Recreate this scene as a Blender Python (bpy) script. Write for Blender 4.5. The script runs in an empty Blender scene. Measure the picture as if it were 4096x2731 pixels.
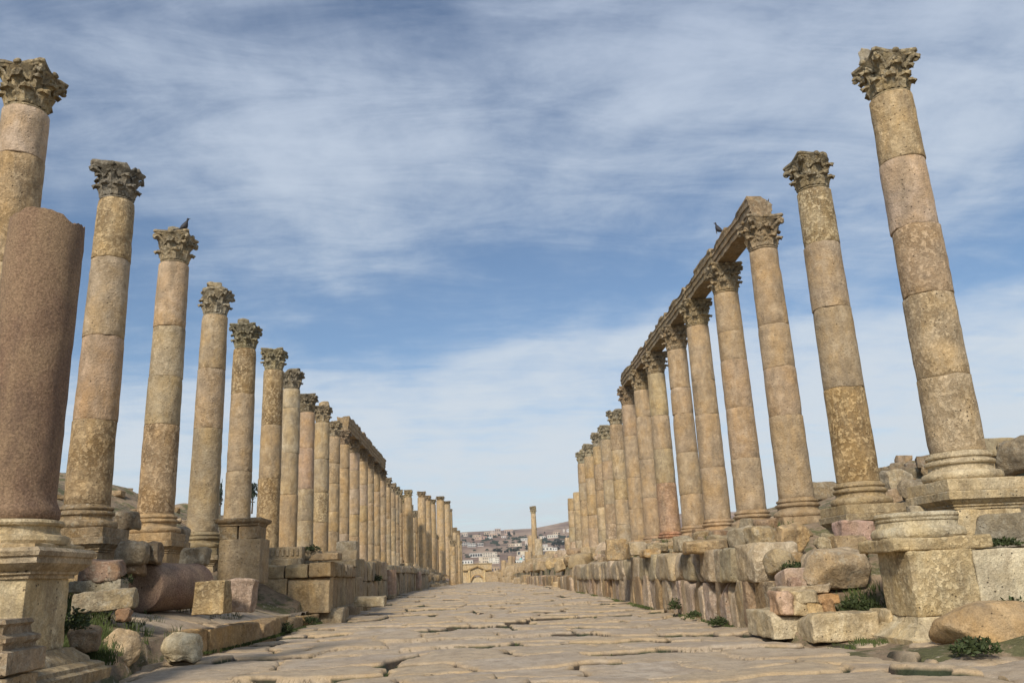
import bpy, math, random
import numpy as np
from mathutils import Matrix, Vector

# ------------------------------------------------------------------ camera
H = 1.15
R_ = np.array([0.9982695, -0.02858587, 0.05138916])
F_ = np.array([-0.04153839, 0.27578629, 0.96032103])
U_ = np.array([-0.04162403, -0.96079382, 0.27412163])
FPX, CX, CY = 3306.0, 2048.0, 1365.5
sc = bpy.context.scene
C = sc.collection
cam = bpy.data.objects.new('camera', bpy.data.cameras.new('camera'))
C.objects.link(cam)
M = Matrix(((R_[0], -R_[1], -R_[2], 0), (F_[0], -F_[1], -F_[2], 0), (U_[0], -U_[1], -U_[2], H), (0, 0, 0, 1)))
cam.matrix_world = M
cam.data.sensor_width = 36
cam.data.lens = 36 * FPX / 4096
cam.data.clip_end = 8000
cam.data.clip_start = 0.1
sc.camera = cam

# ------------------------------------------------------------------ sky, sun, exposure
SUN_EL, SUN_AZ = 37.0, 20.0        # behind the camera, a little to its left
sc.view_settings.view_transform = 'Standard'
sc.view_settings.look = 'None'
sc.view_settings.exposure = 0.34
sc.view_settings.gamma = 1.0
sc.view_settings.use_curve_mapping = False
world = bpy.data.worlds.new("World"); sc.world = world
world.use_nodes = True
wt = world.node_tree; wn = wt.nodes; wl = wt.links
wn.clear()

def N(nt, typ, **kw):
    n = nt.nodes.new(typ)
    for k, v in kw.items():
        if k.startswith('i_'):
            n.inputs[k[2:].replace('_', ' ')].default_value = v
        elif isinstance(k, str):
            setattr(n, k, v)
    return n

def math_n(nt, op, a, b=None, c=None, clamp=False):
    n = nt.nodes.new('ShaderNodeMath'); n.operation = op; n.use_clamp = clamp
    for i, x in enumerate((a, b, c)):
        if x is None: continue
        if isinstance(x, (int, float)): n.inputs[i].default_value = x
        else: nt.links.new(x, n.inputs[i])
    return n.outputs[0]

def ramp_n(nt, fac, stops, interp='LINEAR'):
    n = nt.nodes.new('ShaderNodeValToRGB'); cr = n.color_ramp; cr.interpolation = interp
    while len(cr.elements) < len(stops): cr.elements.new(0.5)
    for e, (p, c) in zip(cr.elements, stops):
        e.position = p; e.color = (c, c, c, 1) if isinstance(c, (int, float)) else (*c, 1)
    nt.links.new(fac, n.inputs[0]); return n.outputs[0]

def mix_n(nt, fac, a, b, mode='MIX'):
    n = nt.nodes.new('ShaderNodeMix'); n.data_type = 'RGBA'; n.blend_type = mode
    for sock, x in ((n.inputs[0], fac), (n.inputs[6], a), (n.inputs[7], b)):
        if isinstance(x, (int, float)): sock.default_value = x
        elif isinstance(x, tuple): sock.default_value = (*x, 1)
        else: nt.links.new(x, sock)
    return n.outputs[2]

def noise_n(nt, vec, scale, detail=4, rough=0.55, dist=0.0):
    n = nt.nodes.new('ShaderNodeTexNoise'); n.inputs['Scale'].default_value = scale
    n.inputs['Detail'].default_value = detail; n.inputs['Roughness'].default_value = rough
    n.inputs['Distortion'].default_value = dist
    if vec is not None: nt.links.new(vec, n.inputs['Vector'])
    return n.outputs['Fac']

def map_n(nt, vec, scale=(1, 1, 1), rot=(0, 0, 0), loc=(0, 0, 0)):
    n = nt.nodes.new('ShaderNodeMapping'); n.inputs['Scale'].default_value = scale
    n.inputs['Rotation'].default_value = rot; n.inputs['Location'].default_value = loc
    nt.links.new(vec, n.inputs['Vector']); return n.outputs[0]

sky = N(wt, 'ShaderNodeTexSky', sky_type='NISHITA', sun_disc=False)
sky.sun_elevation = math.radians(SUN_EL); sky.sun_rotation = math.radians(180 + SUN_AZ)
sky.altitude = 600; sky.air_density = 1.0; sky.dust_density = 0.6; sky.ozone_density = 1.6
tc = wn.new('ShaderNodeTexCoord')
sep = wn.new('ShaderNodeSeparateXYZ'); wl.new(tc.outputs['Generated'], sep.inputs[0])
zc = math_n(wt, 'MAXIMUM', sep.outputs[2], 0.0)
den = math_n(wt, 'ADD', zc, 0.10)
px_ = math_n(wt, 'DIVIDE', sep.outputs[0], den); py_ = math_n(wt, 'DIVIDE', sep.outputs[1], den)
comb = wn.new('ShaderNodeCombineXYZ'); wl.new(px_, comb.inputs[0]); wl.new(py_, comb.inputs[1])
pl = comb.outputs[0]
cl_a = noise_n(wt, map_n(wt, pl, (1.15, 0.8, 1), (0, 0, 0.35), (3.1, 1.7, 0)), 1.5, 12, 0.60, 0.15)
cl_b = noise_n(wt, map_n(wt, pl, (0.8, 2.2, 1), (0, 0, -0.40), (7.3, 4.2, 0)), 2.8, 13, 0.68, 0.5)
cl_c = noise_n(wt, map_n(wt, pl, (0.35, 1.0, 1), (0, 0, 0.12), (1.3, 9.2, 0)), 0.8, 4, 0.5, 0.1)
# cover by elevation, its edges warped by the broad noise
warp = math_n(wt, 'MULTIPLY_ADD', math_n(wt, 'SUBTRACT', cl_c, 0.5), 0.16, zc)
tilt = math_n(wt, 'MULTIPLY_ADD', sep.outputs[0], -0.035, warp)
cov = ramp_n(wt, tilt, [(0.0, 0.90), (0.06, 0.78), (0.12, 0.82), (0.20, 0.78), (0.24, 0.72), (0.268, 0.22), (0.32, 0.16), (0.38, 0.40), (0.46, 0.64), (0.56, 0.62), (0.64, 0.52), (1.0, 0.5)])
covx = math_n(wt, 'MULTIPLY_ADD', sep.outputs[0], 0.16, cov)
s1 = math_n(wt, 'MULTIPLY_ADD', math_n(wt, 'SUBTRACT', cl_a, 0.5), 1.5, covx)
s2 = math_n(wt, 'MULTIPLY_ADD', math_n(wt, 'SUBTRACT', cl_b, 0.5), 0.9, s1)
cf = wn.new('ShaderNodeMapRange'); cf.interpolation_type = 'SMOOTHSTEP'
wl.new(s2, cf.inputs[0]); cf.inputs[1].default_value = 0.08; cf.inputs[2].default_value = 1.02
cf.inputs[3].default_value = 0.0; cf.inputs[4].default_value = 0.93
ccol = ramp_n(wt, zc, [(0.0, (6.2, 6.6, 6.7)), (0.12, (6.1, 6.6, 7.0)), (0.3, (5.4, 6.1, 6.9)), (0.6, (4.4, 5.1, 6.3)), (1.0, (4.2, 4.8, 6.0))])
skyc = mix_n(wt, 1.0, sky.outputs[0], (0.92, 0.98, 1.0), 'MULTIPLY')
bgc = mix_n(wt, cf.outputs[0], skyc, ccol)
bg = wn.new('ShaderNodeBackground'); bg.inputs['Strength'].default_value = 0.092
wl.new(bgc, bg.inputs['Color'])
wo = wn.new('ShaderNodeOutputWorld'); wl.new(bg.outputs[0], wo.inputs[0])

sun = bpy.data.objects.new('sun', bpy.data.lights.new('sun', 'SUN'))
sun.data.energy = 3.4; sun.data.angle = math.radians(9.0); sun.data.color = (1.0, 0.92, 0.80)
C.objects.link(sun)
ce = math.cos(math.radians(SUN_EL))
sd = Vector((-math.sin(math.radians(SUN_AZ)) * ce, -math.cos(math.radians(SUN_AZ)) * ce, math.sin(math.radians(SUN_EL))))
sun.rotation_euler = sd.to_track_quat('Z', 'Y').to_euler()

# ------------------------------------------------------------------ helpers
PI = math.pi
rng = random.Random(7)

def ray(px, py):
    d = np.array([px - CX, py - CY, FPX])
    return np.array([d @ R_, d @ F_, d @ U_])
def at(px, py, X=None, Y=None, Z=None):
    v = ray(px, py)
    s = X / v[0] if X is not None else (Y / v[1] if Y is not None else (Z - H) / v[2])
    return Vector((v[0] * s, v[1] * s, v[2] * s + H))

def _h(ix, iy, iz, seed):
    n = (ix.astype(np.int64) * 374761393 + iy.astype(np.int64) * 668265263 + iz.astype(np.int64) * 1274126177 + seed * 974634777) & 0xffffffff
    n = ((n ^ (n >> 13)) * 1274126177) & 0xffffffff
    n = ((n ^ (n >> 16)) * 2246822519) & 0xffffffff
    return ((n ^ (n >> 15)) & 0xffffff) / float(0xffffff)
def vn(P, seed=0):
    """value noise in -1..1 at the rows of P (n,3)"""
    f = np.floor(P); t = P - f; t = t * t * t * (t * (t * 6 - 15) + 10)
    i = f.astype(np.int64); x, y, z = i[:, 0], i[:, 1], i[:, 2]
    r = 0
    for dx in (0, 1):
        wx = t[:, 0] if dx else 1 - t[:, 0]
        for dy in (0, 1):
            wy = t[:, 1] if dy else 1 - t[:, 1]
            for dz in (0, 1):
                wz = t[:, 2] if dz else 1 - t[:, 2]
                r = r + _h(x + dx, y + dy, z + dz, seed) * wx * wy * wz
    return r * 2 - 1
def fbm(P, seed=0, oct=4, gain=0.5):
    r = 0; a = 1; s = 0
    for o in range(oct):
        r = r + a * vn(P * (2 ** o) + 17.3 * o, seed + o * 31); s += a; a *= gain
    return r / s

class MB:
    sharp = 38
    def __init__(self): self.v = []; self.f = []; self.n = 0
    def add(self, V, Fs):
        V = np.asarray(V, float).reshape(-1, 3); self.v.append(V)
        if isinstance(Fs, np.ndarray): self.f.append(Fs + self.n)
        elif len(Fs) and isinstance(Fs[0], np.ndarray): self.f += [a + self.n for a in Fs]
        else:
            by = {}
            for q in Fs: by.setdefault(len(q), []).append(q)
            self.f += [np.array(a, np.int64) + self.n for a in by.values()]
        self.n += len(V); return self
    def verts(self): return np.concatenate(self.v)
    def xf(self, fn):
        V = self.verts(); self.v = [fn(V)]; return self
    def box(self, c, s):
        c = np.array(c); h = np.array(s) / 2
        V = np.array([[x, y, z] for x in (-1, 1) for y in (-1, 1) for z in (-1, 1)]) * h + c
        return self.add(V, [(0, 1, 3, 2), (4, 6, 7, 5), (0, 4, 5, 1), (2, 3, 7, 6), (0, 2, 6, 4), (1, 5, 7, 3)])
    def mesh(self, name, smooth=True):
        me = bpy.data.meshes.new(name)
        V = self.verts()
        me.vertices.add(len(V)); me.vertices.foreach_set('co', V.astype(np.float32).ravel())
        tot = np.concatenate([np.full(len(a), a.shape[1]) for a in self.f]).astype(np.int32)
        me.loops.add(int(tot.sum())); me.loops.foreach_set('vertex_index', np.concatenate([a.ravel() for a in self.f]).astype(np.int32))
        me.polygons.add(len(tot)); me.polygons.foreach_set('loop_start', np.concatenate([[0], np.cumsum(tot)[:-1]]).astype(np.int32))
        me.polygons.foreach_set('loop_total', tot)
        me.update(calc_edges=True); me.validate()
        me.polygons.foreach_set('use_smooth', np.full(len(me.polygons), smooth))
        if smooth: me.set_sharp_from_angle(angle=math.radians(self.sharp))
        return me

def link(name, me, mat, parent=None, loc=(0, 0, 0), rot=(0, 0, 0), col=None, scale=(1, 1, 1), label=None, kind=None):
    if isinstance(me, MB): me = me.mesh(name)
    if mat is not None and len(me.materials) == 0: me.materials.append(mat)
    o = bpy.data.objects.new(name, me); C.objects.link(o)
    o.location = loc; o.rotation_euler = rot; o.scale = scale
    if col is not None: o.color = col
    if parent is not None: o.parent = parent
    if label: o['label'] = label
    if kind: o['kind'] = kind
    return o
def tag(o, label, cat, group=None):
    o['label'] = label; o['category'] = cat
    if group: o['group'] = group
    return o
def thing(name, label, cat, loc=(0, 0, 0), rz=0, group=None):
    o = bpy.data.objects.new(name, None); C.objects.link(o)
    o.empty_display_size = 0.2
    o.location = loc; o.rotation_euler = (0, 0, rz); return tag(o, label, cat, group)

_bg = {}
def boxgrid(nx, ny, nz, cluster=True):
    key = (nx, ny, nz, cluster)
    if key in _bg: return _bg[key]
    def lin(n):
        u = np.linspace(-1, 1, n + 1)
        return np.sin(u * PI / 2) * 0.9 + u * 0.1 if cluster else u
    ax = [lin(nx), lin(ny), lin(nz)]; V = []; Fq = []; idx = {}
    def vid(p):
        k = tuple(round(float(c), 5) for c in p)
        if k not in idx: idx[k] = len(V); V.append(p)
        return idx[k]
    for a in range(3):
        b, c = (a + 1) % 3, (a + 2) % 3
        for s in (-1, 1):
            g = {}
            for i, u in enumerate(ax[b]):
                for j, w in enumerate(ax[c]):
                    p = [0, 0, 0]; p[a] = s; p[b] = u; p[c] = w; g[i, j] = vid(p)
            for i in range(len(ax[b]) - 1):
                for j in range(len(ax[c]) - 1):
                    q = (g[i, j], g[i + 1, j], g[i + 1, j + 1], g[i, j + 1])
                    Fq.append(q if s > 0 else q[::-1])
    _bg[key] = (np.array(V, float), np.array(Fq)); return _bg[key]

def stone(size, seed, rad=0.05, amp=0.012, freq=5.0, warp=0.0, cuts=0, n=10, cutd=0.82):
    """worn block centred on its base: rounded, chipped and warped"""
    V, Fq = boxgrid(n, n, n); half = np.array(size) / 2.0
    P = V * half
    rad = rad * .6; rr = rad * (1 + 0.9 * vn(P * 2.6 / max(half) + seed * 3.7, seed)); rr = np.clip(rr, 0.004, min(half) * 0.98)[:, None]
    q = np.clip(P, -(half - rr), half - rr); d = P - q; L = np.linalg.norm(d, axis=1)[:, None] + 1e-9
    nrm = d / L; P = q + nrm * rr
    r2 = random.Random(seed); cuts = int(cuts * 1.5)
    for k in range(cuts):
        nv = np.array([r2.uniform(-1, 1), r2.uniform(-1, 1), r2.uniform(-0.5, 1)]); nv /= np.linalg.norm(nv)
        ext = np.abs(nv) @ half * (cutd + 0.1 * r2.random()) * 0.82
        e = P @ nv - ext; P = P - nv * np.maximum(e, 0)[:, None] * 0.85
    warp *= 0.55
    if warp: P = P + nrm * (vn(P * 1.3 / max(half) + seed * 1.9, seed + 5) * warp)[:, None] + np.stack([vn(P / max(half) + 9.1 + seed, seed + k) for k in range(3)], 1) * warp * 0.6
    f = fbm(P * freq + seed * 2.3, seed + 9, 5, 0.66) * 1.9
    P = P + nrm * (f * amp)[:, None]
    P[:, 2] += half[2]
    mb = MB(); mb.add(P, Fq); return mb

def lathe(profile, segs=40, seed=0, amp=0.006, freq=6, cap=True, chip=0.0):
    """profile [(r,z)...] bottom to top"""
    pr = np.array(profile, float); th = np.linspace(0, 2 * PI, segs, endpoint=False)
    rr, tt = np.meshgrid(pr[:, 0], th, indexing='ij'); zz = np.repeat(pr[:, 1][:, None], segs, 1)
    P = np.stack([rr * np.cos(tt), rr * np.sin(tt), zz], -1).reshape(-1, 3)
    f = fbm(P * freq + seed * 5.1, seed, 4, 0.55) * amp
    if chip: f = f - np.clip(vn(P * 3.1 + seed, seed + 3) - 0.45, 0, 1) * chip
    dirn = P.copy(); dirn[:, 2] = 0; L = np.linalg.norm(dirn, axis=1)[:, None] + 1e-9; P = P + dirn / L * f[:, None]
    n = len(pr); Fq = []
    for i in range(n - 1):
        for j in range(segs):
            k = (j + 1) % segs; Fq.append((i * segs + j, i * segs + k, (i + 1) * segs + k, (i + 1) * segs + j))
    if cap:
        Fq.append(tuple(range(segs))[::-1]); Fq.append(tuple((n - 1) * segs + j for j in range(segs)))
    mb = MB(); mb.add(P, Fq); return mb

def rectlathe(profile, w, d, seed=0, amp=0.008, freq=5, n=10, chip=0.0):
    """moulding [(offset,z)...] run round a w x d rectangle"""
    pts = []
    for i in range(n): t = -1 + 2 * i / n; pts.append((t, -1))
    for i in range(n): t = -1 + 2 * i / n; pts.append((1, t))
    for i in range(n): t = 1 - 2 * i / n; pts.append((t, 1))
    for i in range(n): t = 1 - 2 * i / n; pts.append((-1, t))
    pts = np.array(pts); m = len(pts); P = []
    for off, z in profile:
        P.append(np.stack([pts[:, 0] * (w / 2 + off), pts[:, 1] * (d / 2 + off), np.full(m, z)], 1))
    P = np.concatenate(P)
    dn = P.copy(); dn[:, 2] = 0; dn /= np.linalg.norm(dn, axis=1)[:, None]
    f = fbm(P * freq + seed * 4.4, seed, 4, 0.55) * amp
    if chip: f = f - np.clip(vn(P * 2.3 + seed * 1.7, seed + 3) - 0.25, 0, 1) * chip
    P = P + dn * f[:, None]; Fq = []; k = len(profile)
    for i in range(k - 1):
        for j in range(m):
            jj = (j + 1) % m; Fq.append((i * m + j, i * m + jj, (i + 1) * m + jj, (i + 1) * m + j))
    Fq.append(tuple(range(m))[::-1]); Fq.append(tuple((k - 1) * m + j for j in range(m)))
    mb = MB(); mb.add(P, Fq); return mb

def tube(path, radii, segs=8):
    path = np.array(path, float); n = len(path); P = []
    for i in range(n):
        t = path[min(i + 1, n - 1)] - path[max(i - 1, 0)]; t /= np.linalg.norm(t) + 1e-9
        a = np.cross(t, [0, 0, 1.0]);
        if np.linalg.norm(a) < 0.1: a = np.cross(t, [0, 1.0, 0])
        a /= np.linalg.norm(a); b = np.cross(t, a)
        for j in range(segs):
            c = 2 * PI * j / segs; P.append(path[i] + (a * math.cos(c) + b * math.sin(c)) * radii[i])
    Fq = []
    for i in range(n - 1):
        for j in range(segs):
            k = (j + 1) % segs; Fq.append((i * segs + j, i * segs + k, (i + 1) * segs + k, (i + 1) * segs + j))
    Fq.append(tuple(range(segs))[::-1]); Fq.append(tuple((n - 1) * segs + j for j in range(segs)))
    return np.array(P), Fq

# ------------------------------------------------------------------ materials
def new_mat(name):
    m = bpy.data.materials.new(name); m.use_nodes = True; nt = m.node_tree; nt.nodes.clear()
    out = nt.nodes.new('ShaderNodeOutputMaterial'); b = nt.nodes.new('ShaderNodeBsdfPrincipled')
    b.inputs['Roughness'].default_value = 0.9; b.inputs['Specular IOR Level'].default_value = 0.25
    nt.links.new(b.outputs[0], out.inputs[0]); return m, nt, b
def bump_n(nt, b, height, strength=0.5, dist=0.02):
    n = nt.nodes.new('ShaderNodeBump'); n.inputs['Strength'].default_value = strength; n.inputs['Distance'].default_value = dist
    nt.links.new(height, n.inputs['Height']); nt.links.new(n.outputs[0], b.inputs['Normal'])
def objvec(nt, k=31.7):
    t = nt.nodes.new('ShaderNodeTexCoord'); oi = nt.nodes.new('ShaderNodeObjectInfo')
    m = math_n(nt, 'MULTIPLY', oi.outputs['Random'], k)
    a = nt.nodes.new('ShaderNodeVectorMath'); a.operation = 'ADD'; nt.links.new(t.outputs['Object'], a.inputs[0]); nt.links.new(m, a.inputs[1])
    return a.outputs[0], oi

def stone_mat(name, lichen=0.0, pit=0.75, grey=0.6):
    m, nt, b = new_mat(name); v, oi = objvec(nt)
    base = oi.outputs['Color']; al = oi.outputs['Alpha']
    n1 = noise_n(nt, v, 1.1, 5, 0.6, 0.4)
    c = mix_n(nt, ramp_n(nt, n1, [(0.38, 0), (0.62, 1)]), base, mix_n(nt, 1.0, base, (1.05, 0.95, 0.76), 'MULTIPLY'))
    n2 = noise_n(nt, map_n(nt, v, (2.6, 2.6, 0.55)), 1.3, 6, 0.62, 0.3)
    c = mix_n(nt, math_n(nt, 'MULTIPLY', ramp_n(nt, n2, [(0.45, 0), (0.66, 1)]), grey), c, (0.24, 0.19, 0.13))
    n2b = noise_n(nt, map_n(nt, v, (1.8, 1.8, 0.9), (0, 0, 0), (5, 2, 8)), 2.0, 6, 0.65, 0.3)
    c = mix_n(nt, math_n(nt, 'MULTIPLY', ramp_n(nt, n2b, [(0.50, 0), (0.66, 1)]), 0.65), c, mix_n(nt, 1.0, base, (1.25, 1.28, 1.30), 'MULTIPLY'))
    # crust that has spalled off in flakes, by the object's own wear value
    n3 = noise_n(nt, v, 12.0, 6, 0.68, 0.3); mk = noise_n(nt, v, 1.7, 3, 0.5)
    cr = ramp_n(nt, n3, [(0.47, 0), (0.53, 1)])
    crm = math_n(nt, 'MULTIPLY', math_n(nt, 'MULTIPLY', cr, al), ramp_n(nt, mk, [(0.34, 0.25), (0.6, 1)]))
    c = mix_n(nt, math_n(nt, 'MULTIPLY', crm, 0.80), c, mix_n(nt, 1.0, base, (0.42, 0.35, 0.25), 'MULTIPLY'))
    c = mix_n(nt, math_n(nt, 'MULTIPLY', math_n(nt, 'MULTIPLY', ramp_n(nt, n3, [(0.40, 1), (0.46, 0)]), al), 0.55), c, mix_n(nt, 1.0, base, (1.35, 1.35, 1.3), 'MULTIPLY'))
    # pits
    vo = nt.nodes.new('ShaderNodeTexVoronoi'); vo.inputs['Scale'].default_value = 11.0; nt.links.new(v, vo.inputs['Vector'])
    pm = noise_n(nt, v, 2.3, 3, 0.5)
    pt = math_n(nt, 'MULTIPLY', ramp_n(nt, vo.outputs['Distance'], [(0.10, 1), (0.17, 0)]), ramp_n(nt, pm, [(0.48, 0), (0.6, 1)]))
    c = mix_n(nt, math_n(nt, 'MULTIPLY', pt, pit), c, (0.07, 0.05, 0.035))
    if lichen:
        n4 = noise_n(nt, v, 4.5, 7, 0.7, 0.2)
        lf = math_n(nt, 'MULTIPLY', ramp_n(nt, n4, [(0.40, 0), (0.56, 1)]), lichen)
        if name == 'lichened_limestone':      # the lichen grows thickest on the weathered top
            tz = nt.nodes.new('ShaderNodeTexCoord'); sz = nt.nodes.new('ShaderNodeSeparateXYZ'); nt.links.new(tz.outputs['Object'], sz.inputs[0])
            lf = math_n(nt, 'MULTIPLY', lf, ramp_n(nt, sz.outputs[2], [(0.1, 0.25), (0.7, 1.0)]))
        c = mix_n(nt, lf, c, (0.105, 0.090, 0.065))
        n5 = noise_n(nt, v, 7.5, 6, 0.7, 0.2)
        c = mix_n(nt, math_n(nt, 'MULTIPLY', ramp_n(nt, n5, [(0.54, 0), (0.62, 1)]), 0.45), c, (0.44, 0.40, 0.31))
    c = mix_n(nt, 1.0, c, ramp_n(nt, noise_n(nt, v, 3.2, 6, 0.7, 0.3), [(0.3, 0.72), (0.7, 1.22)]), 'MULTIPLY')
    nf = noise_n(nt, v, 45, 4, 0.7)
    c = mix_n(nt, 1.0, c, ramp_n(nt, nf, [(0.3, 0.76), (0.7, 1.22)]), 'MULTIPLY')
    nt.links.new(c, b.inputs['Base Color'])
    hh = math_n(nt, 'MULTIPLY_ADD', crm, -0.5, noise_n(nt, v, 22, 6, 0.7))
    hh = math_n(nt, 'MULTIPLY_ADD', pt, -1.2, hh)
    hh = math_n(nt, 'MULTIPLY_ADD', noise_n(nt, v, 5, 4, 0.6), 1.6, hh)
    bump_n(nt, b, hh, 0.9, 0.034)
    return m
M_stone = stone_mat('weathered_limestone')
M_cap = stone_mat('lichened_limestone', lichen=0.62, grey=0.3)
M_lich = stone_mat('grey_crusted_limestone', lichen=0.34, grey=0.5)

def granite_mat():
    m, nt, b = new_mat('pink_granite'); v, oi = objvec(nt)
    n = noise_n(nt, v, 30, 5, 0.75); n1 = noise_n(nt, map_n(nt, v, (1, 1, 0.45)), 1.2, 7, 0.65, 0.3)
    c = ramp_n(nt, n, [(0.28, (0.10, 0.065, 0.045)), (0.45, (0.235, 0.152, 0.10)), (0.6, (0.31, 0.21, 0.14)), (0.75, (0.43, 0.32, 0.22))])
    c = mix_n(nt, math_n(nt, 'MULTIPLY', ramp_n(nt, n1, [(0.42, 0), (0.58, 1)]), 0.55), c, (0.37, 0.27, 0.165))
    c = mix_n(nt, math_n(nt, 'MULTIPLY', ramp_n(nt, noise_n(nt, map_n(nt, v, (1.5, 1.5, .5), (0, 0, 0), (4, 7, 1)), 1.6, 7, .7), [(.5, 0), (.64, 1)]), .6), c, (.155, .105, .08))
    c = mix_n(nt, 1.0, c, ramp_n(nt, noise_n(nt, v, 38, 5, 0.8), [(0.32, 0.55), (0.68, 1.42)]), 'MULTIPLY')
    c = mix_n(nt, 1.0, c, oi.outputs['Color'], 'MULTIPLY')
    nt.links.new(c, b.inputs['Base Color'])
    bump_n(nt, b, math_n(nt, 'ADD', n, noise_n(nt, v, 7, 6, 0.7)), 0.9, 0.022); return m
M_granite = granite_mat()

def paving_mat(name, warm=(0.46, 0.315, 0.155), top=(0.45, 0.375, 0.285)):
    m, nt, b = new_mat(name); tcx = nt.nodes.new('ShaderNodeTexCoord'); v = tcx.outputs['Object']
    aj = nt.nodes.new('ShaderNodeAttribute'); aj.attribute_name = 'joint'
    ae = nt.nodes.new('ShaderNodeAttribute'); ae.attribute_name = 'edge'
    at_ = nt.nodes.new('ShaderNodeAttribute'); at_.attribute_name = 'tint'
    n1 = noise_n(nt, v, 0.9, 5, 0.6, 0.3); n2 = noise_n(nt, v, 4.5, 6, 0.68, 0.2)
    c = mix_n(nt, ramp_n(nt, n1, [(0.38, 0), (0.62, 1)]), top, (top[0] * 0.84, top[1] * 0.80, top[2] * 0.76))
    c = mix_n(nt, math_n(nt, 'MULTIPLY', at_.outputs['Fac'], 0.85), c, (0.45, 0.345, 0.215))
    c = mix_n(nt, math_n(nt, 'MULTIPLY', ramp_n(nt, n2, [(0.44, 0), (0.62, 1)]), 0.62), c, (0.26, 0.20, 0.14))
    n6 = noise_n(nt, v, 14, 5, 0.7)
    c = mix_n(nt, math_n(nt, 'MULTIPLY', ramp_n(nt, n6, [(0.55, 0), (0.68, 1)]), 0.22), c, (0.52, 0.45, 0.35))
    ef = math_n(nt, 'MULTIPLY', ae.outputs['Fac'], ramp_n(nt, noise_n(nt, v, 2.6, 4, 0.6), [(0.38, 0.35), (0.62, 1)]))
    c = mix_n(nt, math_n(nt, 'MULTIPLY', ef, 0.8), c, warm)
    gr = noise_n(nt, v, 1.3, 4, 0.6)
    soil = mix_n(nt, ramp_n(nt, gr, [(0.46, 0), (0.56, 1)]), (0.055, 0.038, 0.022), (0.030, 0.038, 0.013))
    c = mix_n(nt, ramp_n(nt, aj.outputs['Fac'], [(0.18, 0), (0.5, 1)]), c, soil)
    c = mix_n(nt, 1.0, c, ramp_n(nt, noise_n(nt, v, 60, 4, 0.7), [(0.3, 0.80), (0.7, 1.14)]), 'MULTIPLY')
    nt.links.new(c, b.inputs['Base Color']); b.inputs['Roughness'].default_value = 0.72; b.inputs['Specular IOR Level'].default_value = 0.4
    hh = math_n(nt, 'MULTIPLY_ADD', n2, 1.8, noise_n(nt, v, 24, 5, 0.7))
    bump_n(nt, b, hh, 0.9, 0.022); return m
M_road = paving_mat('worn_paving')

def ground_mat():
    m, nt, b = new_mat('dry_earth'); tcx = nt.nodes.new('ShaderNodeTexCoord'); v = tcx.outputs['Object']
    n1 = noise_n(nt, v, 0.55, 6, 0.62, 0.3); n2 = noise_n(nt, v, 3.0, 7, 0.7)
    c = mix_n(nt, ramp_n(nt, n1, [(0.4, 0), (0.6, 1)]), (0.33, 0.245, 0.16), (0.24, 0.175, 0.112))
    g = noise_n(nt, map_n(nt, v, (1, 1, 2)), 1.15, 7, 0.72)
    c = mix_n(nt, math_n(nt, 'MULTIPLY', ramp_n(nt, g, [(0.48, 0), (0.56, 1)]), 0.8), c, (0.085, 0.098, 0.035))
    st = noise_n(nt, v, 5.5, 5, 0.7)
    c = mix_n(nt, ramp_n(nt, st, [(0.60, 0), (0.645, 1)]), c, (0.36, 0.30, 0.22))
    c = mix_n(nt, 1.0, c, ramp_n(nt, n2, [(0.3, 0.7), (0.7, 1.25)]), 'MULTIPLY')
    nt.links.new(c, b.inputs['Base Color'])
    bump_n(nt, b, math_n(nt, 'MULTIPLY_ADD', st, 1.2, noise_n(nt, v, 12, 6, 0.7)), 1.0, 0.06); return m
M_ground = ground_mat()

def plain(name, col, rough=0.9, var=0.25, scale=6.0, usecol=False):
    m, nt, b = new_mat(name); v, oi = objvec(nt)
    src = oi.outputs['Color'] if usecol else col
    n = noise_n(nt, v, scale, 5, 0.65)
    c = mix_n(nt, 1.0, src, ramp_n(nt, n, [(0.3, 1 - var), (0.7, 1 + var)]), 'MULTIPLY')
    nt.links.new(c, b.inputs['Base Color']); b.inputs['Roughness'].default_value = rough; return m
M_grass = plain('grass_green', (0.062, 0.080, 0.022), 0.8, 0.5, 1.5)
M_weed = plain('weed_leaf', (0.045, 0.060, 0.020), 0.7, 0.45, 4)
M_leaf = plain('tree_leaf', (0.030, 0.040, 0.024), 0.8, 0.5, 0.8)
M_bark = plain('bark', (0.11, 0.08, 0.055))
M_wall = plain('painted_house_wall', (0.5, 0.5, 0.5), 0.9, 0.10, 0.3, True)
M_glass = plain('dark_window', (0.045, 0.05, 0.06), 0.3, 0.2, 1)
M_bird = plain('dark_feather', (0.035, 0.033, 0.036), 0.6, 0.3, 20)
M_beak = plain('horn_beak', (0.10, 0.08, 0.06), 0.5)

def hill_mat():
    m, nt, b = new_mat('far_slope'); tcx = nt.nodes.new('ShaderNodeTexCoord'); v = tcx.outputs['Object']
    n1 = noise_n(nt, map_n(nt, v, (1, 0.35, 2.2)), 0.010, 7, 0.62, 0.4); n2 = noise_n(nt, map_n(nt, v, (1, .35, 3)), 0.05, 6, 0.7)
    c = mix_n(nt, ramp_n(nt, n1, [(0.42, 0), (0.6, 1)]), (0.20, 0.128, 0.085), (0.38, 0.265, 0.175))
    c = mix_n(nt, math_n(nt, 'MULTIPLY', ramp_n(nt, n2, [(0.5, 0), (0.62, 1)]), 0.6), c, (0.115, 0.085, 0.065))
    c = mix_n(nt, math_n(nt, 'MULTIPLY', ramp_n(nt, noise_n(nt, map_n(nt, v, (1, .3, 3), (0, 0, 0), (40, 9, 3)), 0.016, 6, 0.7), [(0.54, 0), (0.62, 1)]), 0.7), c, (0.07, 0.065, 0.045))
    nt.links.new(c, b.inputs['Base Color']); return m
M_hill = hill_mat()

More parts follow.
